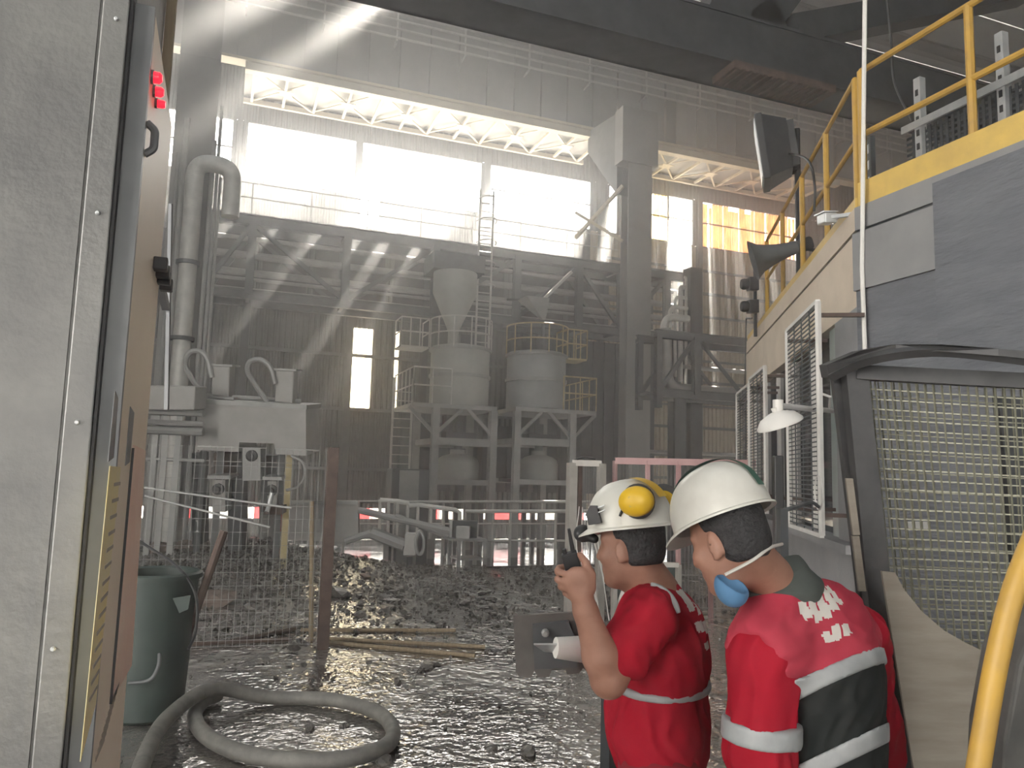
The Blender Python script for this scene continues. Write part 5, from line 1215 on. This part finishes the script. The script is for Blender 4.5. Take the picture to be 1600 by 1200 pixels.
def helmet(c, fr, parent, m, z0=.062, a=.140, b=.118, hgt=.125, ridges=False, stripe=None, peak=.05):
    f, l, u = fr; n, k = 48, 16; vs = []; prof = []
    def pt(th, ph, grow=0.0):
        cp = cos(ph) ** .85 if ph < pi / 2 - 1e-6 else 0; x = (a + grow) * cos(th) * cp; y = (b + grow) * sin(th) * cp; z = (hgt + grow) * sin(ph) ** .9
        if ridges:
            for y0 in (-.03, 0, .03): z += .007 * math.exp(-((y - y0) / .007) ** 2) * sin(ph) ** 1.5
        elif z > hgt * .5: z += .005 * math.exp(-(y / .022) ** 4)
        return x - .008, y, z
    rings = []
    for j in (0, 1):   # brim outer edge, then its top
        rings.append([((a + .008 + peak * max(0, cos(2 * pi * i / n)) ** 2.2) * cos(2 * pi * i / n) - .008, (b + .010) * sin(2 * pi * i / n), (-.010 if j == 0 else -.005) - .016 * max(0, cos(2 * pi * i / n)) ** 2) for i in range(n)])
    for q in range(k + 1): rings.append([pt(2 * pi * i / n, (pi / 2) * q / k * .999) for i in range(n)])
    inner = [[(p[0] * .965, p[1] * .965, p[2] * .965 - .006) for p in r_] for r_ in rings[2:][::-1]]
    allr = rings + inner
    pts = [c + u * z0 + f * p[0] + l * p[1] + u * p[2] for r_ in allr for p in r_]
    fs = [(i * n + q, i * n + (q + 1) % n, (i + 1) * n + (q + 1) % n, (i + 1) * n + q) for i in range(len(allr) - 1) for q in range(n)]
    last = (len(allr) - 1) * n; fs += [(last + q, last + (q + 1) % n, (q + 1) % n, q) for q in range(n)]
    mb = MB(); mb.add(pts, fs); o = mb.build('helmet', m, parent, smooth=True)
    W = lambda p: c + u * z0 + f * p[0] + l * p[1] + u * p[2]
    if stripe:
        strip_on(W, pt, [(0, x_) for x_ in np.linspace(35, 88, 9)] + [(pi, x_) for x_ in np.linspace(88, 12, 14)], -.015, .015, stripe, o)
    o_pt = pt
    return o, W, pt
def strip_on(W, pt, path, y0, y1, m, par):
    vv = []
    for th, ph in path:
        x, y, z = pt(th, radians(ph), .003)
        for yy in (y0, y1): vv.append(W((x, yy, z - .02 * (yy / .1) ** 2 + .003)))
    mb = MB(); mb.add(vv, [(2 * i, 2 * i + 1, 2 * i + 3, 2 * i + 2) for i in range(len(path) - 1)]); mb.build('stripe', m, par, smooth=True)
def boots(parent, spots, fdir, m='boot'):
    for p in spots:
        lo = np.array(p) - (.25, .25, .02); F = Field(lo, lo + (.5, .5, .36), .008); F.k = .03
        q = V(p[0], p[1], 0); F.cap(q - fdir * .06 + UZ * .06, q + fdir * .13 + UZ * .045, .052, .048); F.cap(q - fdir * .05 + UZ * .05, q - fdir * .05 + UZ * .24, .055, .06); F.plane((0, 0, .006), (0, 0, -1)); F.build('boot', m, parent)
def torso(F, hip, chest, neck, shl, shr, fr, w, dpt, k=.06, th=1.0):
    f, l, u = fr; ax = (f, l, u)
    F.ell(hip, ax, (dpt, w * .92, .15), k); F.ell(hip.lerp(chest, .5), ax, (dpt * .98, w * .93, .17), k); F.ell(chest, ax, (dpt * 1.02, w, .19), k)
    F.cap(shl, shr, w * .36 * th, None, k); F.cap(neck - u * .05, chest, .07 * th, .09, .06)
    for s_ in (shl, shr): F.cap(neck - u * (.02 if th == 1 else .07), s_, .045 * th, .06 * th, .05)

# ---------------------------------------------------------------- worker with ear muffs, radio in hand
D_1 = 2.35
M1 = lambda px, py, dd=0.0: wd(px, py, D_1 + dd)
feet1 = V(*M1(1040, 1100, .05)[:2], 0)
p1 = thing('person', feet1, 'worker in red T-shirt and white helmet with yellow ear muffs, raising a radio', 'person')
f1d = (-Rh * .84 + Fh * .54); hf1 = frame(f1d, 8); tf1 = frame(-Rh * .95 + Fh * .31, 4)
H1 = M1(985, 855, .02); N1 = M1(1022, 918, .03); SL1, SR1 = M1(1012, 962, -.14), M1(1050, 960, .24)
CH1, HP1 = M1(1034, 1010, .04), M1(1034, 1150, .04)
EL1, WR1, HA1 = M1(951, 1062, -.22), M1(915, 955, -.24), M1(903, 912, -.25)
ER1, WRR1 = M1(1082, 1085, .34), M1(1040, 1150, .42)
lo = np.minimum.reduce([np.array(x) for x in (H1, EL1, HA1, HP1, SR1, WRR1, N1)]) - .25; hi = np.maximum.reduce([np.array(x) for x in (H1, EL1, HA1, HP1, SR1, WRR1, ER1)]) + .25
lo[2] = .02; B1 = Field(lo, hi, .0065); B1.k = .02
head(B1, H1, hf1)
B1.cap(H1 - hf1[0] * .025 - hf1[2] * .03, N1 - UZ * .03, .060, .068, .03); B1.cap(N1 - UZ * .02, CH1, .07, .1, .05)
torso(B1, HP1, CH1, N1, SL1, SR1, tf1, .165, .11, .04, .7)
def arm(F, s_, e, w_, r0=.050, r1=.043, r2=.030): F.cap(s_, e, r0, r1, .03); F.cap(e, e.lerp(w_, .35), r1, r1 * 1.02, .02); F.cap(e.lerp(w_, .35), w_, r1 * 1.02, r2, .02)
arm(B1, SL1, EL1, WR1, .056, .048, .033); arm(B1, SR1, ER1, WRR1)
# raised left hand closing on the radio
ha = (HA1 - WR1).normalized(); hr = (CR - ha * CR.dot(ha)).normalized(); hfw = hr.cross(ha) * -1
if hfw.dot(CF) < 0: hfw = -hfw
Hn = lambda r_, a_, f_: HA1 + hr * r_ + ha * a_ + hfw * f_
B1.cap(WR1, Hn(0, -.03, 0), .030, .030, .02)
B1.ell(Hn(.002, .002, -.004), (hr, ha, hfw), (.040, .050, .020), .015)
for i, (h_, L_, r_) in enumerate(((.036, .9, .0098), (.013, 1.0, .0102), (-.010, .95, .0098), (-.032, .78, .0088))):
    ps = [Hn(-.030, h_ + .004, -.004), Hn(-.047 * L_ - .004, h_ + .008, .014), Hn(-.044 * L_, h_ + .008, .038 * L_), Hn(-.014, h_ + .004, .048 * L_)]
    for a_, b_ in zip(ps, ps[1:]): B1.cap(a_, b_, r_, r_ * .95, .004)
ps = [Hn(.030, -.025, .0), Hn(.042, .012, .008), Hn(.036, .048, .014), Hn(.026, .072, .018)]
for a_, b_, r_ in zip(ps, ps[1:], (.015, .012, .0105)): B1.cap(a_, b_, r_, r_ * .9, .006)
hw = WRR1 + (WRR1 - ER1).normalized() * .09
B1.cap(WRR1, hw, .032, .036, .02)
for i in range(4): B1.cap(hw + UZ * (.03 - .02 * i), hw + UZ * (.03 - .02 * i) - Rh * .06 - UZ * .03, .0095, .008, .004)
B1.cap(hw + UZ * .02 - Fh * .02, hw - Rh * .04 - Fh * .045, .012, .010, .005)
LG1 = [(HP1 - UZ * .06 + tf1[1] * s_ * .09, V(HP1.x, HP1.y, .48) + tf1[1] * s_ * .1 + tf1[0] * .05 * s_, feet1 + tf1[1] * s_ * .11 + tf1[0] * .08 * s_ + UZ * .1) for s_ in (1, -1)]
for a_, b_, c_ in LG1: B1.cap(a_, b_, .075, .055, .03); B1.cap(b_, c_, .055, .04, .02)
B1.build('body', 'skin', p1)
SH = Field(lo, hi, .0075); SH.k = .05
torso(SH, HP1 - UZ * .02, CH1, N1, SL1, SR1, tf1, .195, .140)
SH.ell(HP1 + tf1[0] * .035 + UZ * .06, tf1, (.14, .17, .16), .06)
SH.cap(SL1 + UZ * .0, SL1.lerp(EL1, .62), .078, .076, .04); SH.cap(SR1, SR1.lerp(ER1, .8), .075, .075, .04)
sd_ = (EL1 - SL1).normalized()
SH2 = SH.copy(); SH.sub_ell(N1 + hf1[0] * .02 + UZ * .05, tf1, (.085, .08, .07), .01)
shirt = SH.build('shirt', 'shirt_red', p1, 1, .009, (-.5, -.2, 1))
# reflective tape round the waist and over the shoulder, white print on the back
st = SH.copy(.006).slab(HP1 + UZ * .165, tf1[2] + tf1[0] * -.06, .013); st.build('waist_tape', 'reflective', shirt)
st = SH.copy(.006); st.slab(SL1 + tf1[1] * .0, (tf1[1] + UZ * .35), .014); st.plane(SL1 + UZ * .012, -UZ); st.plane(SL1 - tf1[0] * .01, tf1[0]); st.build('shoulder_tape', 'reflective', shirt)
paint(shirt, 'print_white', CH1 + tf1[1] * .03 + UZ * .10, tf1[1], UZ, tf1[0], ((.03, .055, .022, .030), (-.02, .045, .020, .036), (.02, -.02, .024, .014), (-.03, -.03, .02, .02), (.0, -.075, .035, .010)))
TR = Field(lo, hi, .009); TR.k = .04
TR.ell(HP1 - UZ * .06, tf1, (.135, .175, .13))
for a_, b_, c_ in LG1: TR.cap(a_, b_, .10, .085); TR.cap(b_, c_, .085, .075)
TR.build('trousers', 'trousers_red', p1, 1)
boots(p1, [c_ for _, _, c_ in LG1], V(tf1[0].x, tf1[0].y, 0).normalized())
hair(H1, hf1, p1)
hm, W1, pt1 = helmet(H1, hf1, p1, 'helmet_white', .066, .137, .115, .135, ridges=True, peak=.035)
f, l, u = hf1
for s_ in (1, -1):
    c = W1((-.088, s_ * .116, .068)); Fm = Field(np.array(c) - .1, np.array(c) + .1, .004); Fm.k = .01
    Fm.ell(c, (f, l, u), (.056, .030, .045)); e_ = Fm.build('ear_muff', 'muff_yellow', hm)
    mb = MB(); mb.lathe([(.046, -.016), (.052, -.012), (.052, -.004), (.046, 0)], c - l * s_ * .006, 24, l * s_); mb.build('muff_rim', 'black', e_, True)
    MB().tube([c + u * .03, W1((-.06, s_ * .09, .10)), W1((-.03, s_ * .116, .03))], .004, 6).build('muff_arm', 'black', e_)
    if s_ == 1:   # embossed letter on the cup
        lc = c + l * .0262
        for a_, b_ in (((-.010, -.014), (-.010, .014)), ((.008, -.012), (.008, -.002)), ((.008, .002), (.008, .012)), ((-.010, .013), (.006, .013)), ((-.010, 0), (.006, 0)), ((-.010, -.013), (.006, -.013))):
            MB().bar(lc - f * a_[0] + u * a_[1], lc - f * b_[0] + u * b_[1], .004, .004).build('embossed_stroke', 'yellow_dull', e_)
MB().prism([W1((x_, .114, z_)) for x_, z_ in ((.030, .015), (.072, .012), (.078, .045), (.060, .070), (.040, .068))], l * .010 - f * .0).build('muff_clip', 'black', hm)
for z_ in (.052, .066): MB().cyl(W1((.035, .122, z_ - .005)), W1((.012, .125, z_)), .002, 6).build('clip_pin', 'galv', hm)
c = W1((.150, .02, -.012)); Fm = Field(np.array(c) - .07, np.array(c) + .07, .004); Fm.k = .01; Fm.ell(c, (f, l, u), (.026, .036, .028)); Fm.cap(c, c - f * .04 - u * .02, .02, .014); Fm.build('head_lamp', 'black', hm)
strip_on(W1, pt1, [(pi, x_) for x_ in np.linspace(80, 30, 10)], -.02, .045, 'muff_yellow', hm)
# two-way radio in the raised hand
rc = Hn(-.002, .028, .026)
rd = thing('two_way_radio', rc - UZ * .06, 'black two-way radio with stub antenna held in raised hand', 'radio')
MB().obox(rc, hr, ha, hfw, .022, .055, .012).build('body', 'black', rd, bevel=.004)
MB().tube([rc + ha * .05 + hr * .012, rc + ha * .12 + hr * .018], [.007, .0045], 8).build('antenna', 'black', rd, True)
MB().cyl(rc + ha * .055 - hr * .01, rc + ha * .068 - hr * .01, .006, 8).build('knob', 'black', rd)

# ---------------------------------------------------------------- worker in the red and black vest
D_2 = 1.90
M2 = lambda px, py, dd=0.0: wd(px, py, D_2 + dd)
feet2 = V(*M2(1290, 1100, .12)[:2], 0)
p2 = thing('person', feet2, 'bowed worker in red and black safety vest and smooth white helmet, mask below chin', 'person')
hf2 = frame(-Rh * .70 + Fh * .71, 24); tf2 = frame(-Rh * .66 + Fh * .75, 17)
H2 = M2(1138, 846, .06); N2 = M2(1222, 905, .14); SL2, SR2 = M2(1194, 1018, .03), M2(1338, 992, .30)
CH2, HP2 = M2(1276, 1040, .16), M2(1292, 1265, .12)
EL2, WR2 = M2(1188, 1190, .0), M2(1150, 1330, -.08); ER2, WRR2 = M2(1372, 1190, .36), M2(1330, 1330, .40)
allp = [np.array(x) for x in (H2, EL2, WR2, HP2, SR2, WRR2, N2, ER2)]
lo = np.minimum.reduce(allp) - .25; hi = np.maximum.reduce(allp) + .25; lo[2] = .02
B2 = Field(lo, hi, .0065); B2.k = .02
X2 = head(B2, H2, hf2)
B2.cap(H2 - hf2[0] * .03 - hf2[2] * .03, N2 - UZ * .03 - tf2[0] * .0, .058, .064, .03); B2.cap(N2 - UZ * .02, CH2, .062, .08, .03)
torso(B2, HP2, CH2, N2, SL2, SR2, tf2, .165, .105, .03, .6)
arm(B2, SL2, EL2, WR2, .056, .046, .032); arm(B2, SR2, ER2, WRR2, .052, .046, .032)
for w_, e_ in ((WR2, EL2), (WRR2, ER2)):
    d_ = (w_ - e_).normalized(); hw = w_ + d_ * .08; B2.cap(w_, hw, .030, .036, .02); sd_ = d_.cross(Rh).normalized()
    for i in range(4):
        b0 = hw + sd_ * (.027 - .018 * i) + d_ * .01; b1_ = b0 + d_ * (.035, .042, .04, .03)[i]; B2.cap(b0, b1_, .0095, .009, .004); B2.cap(b1_, b1_ + d_ * .025 - Rh * .018, .009, .008, .004)
    B2.cap(hw + sd_ * .03 - d_ * .04, hw + sd_ * .05 + d_ * .01, .012, .010, .006)
LG2 = [(HP2 - UZ * .08 + tf2[1] * s_ * .09, V(HP2.x, HP2.y, .48) + tf2[1] * s_ * .1 + tf2[0] * .04, feet2 + tf2[1] * s_ * .12 + UZ * .1 + tf2[0] * .05 * s_) for s_ in (1, -1)]
for a_, b_, c_ in LG2: B2.cap(a_, b_, .075, .055, .03); B2.cap(b_, c_, .055, .04, .02)
B2.build('body', 'skin_2', p2)
S2 = Field(lo, hi, .0075); S2.k = .05
torso(S2, HP2, CH2, N2, SL2, SR2, tf2, .175, .118)
S2.cap(SL2, SL2.lerp(EL2, .93), .083, .088, .04); S2.cap(SR2, SR2.lerp(ER2, .9), .075, .08, .04)
S2.sub_ell(N2 + UZ * .06, tf2, (.085, .085, .08), .01)
shirt2 = S2.build('shirt', 'shirt_red', p2, 1, .010, (.25, 0, 1))
sleeve = Field(lo, hi, .0075); sleeve.k = .04; sleeve.cap(SL2, SL2.lerp(EL2, .93), .0935, .0985)
sleeve.slab(M2(1190, 1146, -.02), (EL2 - SL2).normalized(), .025); sleeve.build('sleeve_tape', 'reflective', shirt2)
# vest: red yoke, black lower half, grey tapes
def vest_field(VF):
    VF.k = .05
    torso(VF, HP2 + UZ * .02, CH2 - tf2[0] * .012, N2, SL2 + (SR2 - SL2) * .14 - UZ * .0, SR2 - (SR2 - SL2) * .10, tf2, .200, .142)
    VF.ell(M2(1278, 965, .19), tf2, (.105, .15, .085), .06); VF.cap(N2 - UZ * .04, SL2 + UZ * .012, .07, .094, .05)
    VF.sub_ell(M2(1160, 1135, -.11), (CR, CU, CF), (.130, .252, .17), .012)
    VF.sub_ell(N2 + UZ * .055 + tf2[0] * .03, tf2, (.085, .078, .07), .012)
    return VF
VF = vest_field(Field(lo, hi, .0065))
VF.plane(HP2 - UZ * .06, -UZ)
axv = (UZ * cos(radians(36)) + V(tf2[0].x, tf2[0].y, 0).normalized() * sin(radians(36)))
bp = M2(1312, 1048, .0)        # middle of the upper tape on the back
up = VF.copy().plane(bp, -axv); vest = up.build('vest_yoke', 'vest_red', p2, 1, .007, (1, .3, .3))
dn = VF.copy(-.001).plane(bp, axv); vlow = dn.build('vest_lower', 'vest_black', p2, 1, .008, (.3, .1, 1))
VF.copy(.008).slab(bp, axv, .019).build('upper_tape', 'reflective', vest)
bp2 = M2(1365, 1155, .0); VF.copy(.0085).slab(bp2, axv, .020).build('lower_tape', 'reflective', vlow)
# vague white print on the yoke (two rows of blocks)
bl_ = -tf2[1]
pc = M2(1296, 955, 0.05)
RC = [(x_, .020 + .004 * k, w_, h_) for k, (x_, w_, h_) in enumerate(((-.070, .013, .022), (-.040, .013, .038), (-.008, .015, .042), (.028, .013, .034), (.056, .011, .028)))] + [(-.028, -.052, .012, .012), (.0, -.050, .012, .017), (.032, -.052, .013, .014), (-.052, .048, .012, .006), (.010, .010, .03, .008)]
paint(vest, 'print_white', pc, bl_, axv, tf2[0], RC, CH2)
# standing collar
CL = Field(np.array(N2) - .2, np.array(N2) + .2, .005); CL.k = .02
ca = (UZ * .80 + V(tf2[0].x, tf2[0].y, 0).normalized() * .60).normalized(); cc_ = N2 + tf2[0] * .028 - UZ * .012; cx_ = tf2[1]; cy2 = ca.cross(cx_)
CL.ell(cc_, (cy2, cx_, ca), (.108, .100, .12)); CL.sub_ell(cc_ + ca * .02, (cy2, cx_, ca), (.090, .082, .16), .008); CL.slab(cc_ + ca * .008, ca, .026)
col_ = CL.build('collar', 'collar', p2, 1)
C2 = vest_field(Field(np.array(N2) - .2, np.array(N2) + .2, .005)); C2.d = C2.d - .008
C2.int_ell(N2 + UZ * .015 + tf2[0] * .03, tf2, (.128, .122, .165)); C2.sub_ell(N2 + UZ * .055 + tf2[0] * .03, tf2, (.083, .076, .07), .004); C2.build('collar_band', 'collar', col_, 1)
TR = Field(lo, hi, .009); TR.k = .04
TR.ell(HP2 - UZ * .06, tf2, (.13, .178, .14))
for a_, b_, c_ in LG2: TR.cap(a_, b_, .10, .085); TR.cap(b_, c_, .085, .075)
TR.build('trousers', 'trousers_olive', p2, 1)
boots(p2, [c_ for _, _, c_ in LG2], V(tf2[0].x, tf2[0].y, 0).normalized())
hair(H2, hf2, p2, -.065)
helmet(H2, hf2, p2, 'helmet_cream', .060, .136, .114, .138, stripe='green_stripe', peak=.036)
f, l, u = hf2
mc = M2(1143, 918, -.03); MF = Field(np.array(mc) - .09, np.array(mc) + .09, .004); MF.k = .02
mx_ = (f * .6 - UZ * .8).normalized()
MF.ell(mc, (f, l, u), (.040, .042, .048)); MF.sub_ell(mc - f * .018 + u * .02, (f, l, u), (.038, .036, .045)); mk = MF.build('face_mask', 'mask_blue', p2, 1)
strp = MB().tube(bez([mc + l * .025 + u * .03 - f * .01, M2(1175, 876, -.045), M2(1203, 856, -.01), M2(1222, 850, .06)], 6), .0042, 6); strp.build('mask_strap', 'print_white', mk, True)

# ---------------------------------------------------------------- plate fitting in front of the radio worker
DP = 2.75
Q2 = lambda px, py, d=DP: wd(px, py, d)
gp = Q2(930, 1010, DP + .2)
t = thing('plate_fitting', V(gp.x, gp.y, 0), 'grey steel plate with notched lower edge and pipe sleeve beside raised arm', 'fitting')
mat('plate_steel', (0.10, 0.095, 0.09), (0.15, 0.14, 0.13), 6, 0.6, .2)
MB().prism([Q2(802, 962), Q2(897, 957), Q2(935, 962), Q2(935, 1048), Q2(917, 1050), Q2(911, 1044), Q2(905, 1052), Q2(886, 1054), Q2(884, 1046), Q2(862, 1048), Q2(858, 1058), Q2(840, 1058), Q2(835, 1048), Q2(829, 1060), Q2(812, 1058), Q2(806, 1050)], CF * .015).build('plate', 'plate_steel', t)
MB().prism([Q2(832, 977, DP - .02), Q2(888, 971, DP - .02), Q2(900, 1000, DP - .02), Q2(902, 1043, DP - .02), Q2(835, 1046, DP - .02)], CF * .02).build('backing_flange', 'steel_grey', t)
MB().lathe([(.014, 0), (.014, .012), (.008, .016)], Q2(852, 988, DP - .025), 10, -CF).build('bolt', 'pipe_grey', t)
MB().tube([Q2(868, 1012, DP - .06), Q2(905, 1014, DP - .04), Q2(960, 1022, DP + .12)], [.036, .045, .045], 16).build('pipe_sleeve', 'white_frame', t, True)
MB().prism([Q2(834, 1005, DP - .07), Q2(878, 1005, DP - .07), Q2(872, 1018, DP - .03), Q2(850, 1016, DP - .03)], CU * -.006).build('lip', 'galv', t)
e0, e1 = Q2(960, 1022, DP + .12), V(gp.x + .02, gp.y + .1, 0)
MB().bar(V(e0.x, e0.y, 0), V(e0.x, e0.y, e0.z), .07).build('pedestal', 'steel_dark', t)
MB().bx(e0.x - .12, e0.x + .12, e0.y - .1, e0.y + .1, 0, .03).build('foot', 'steel_dark', t)
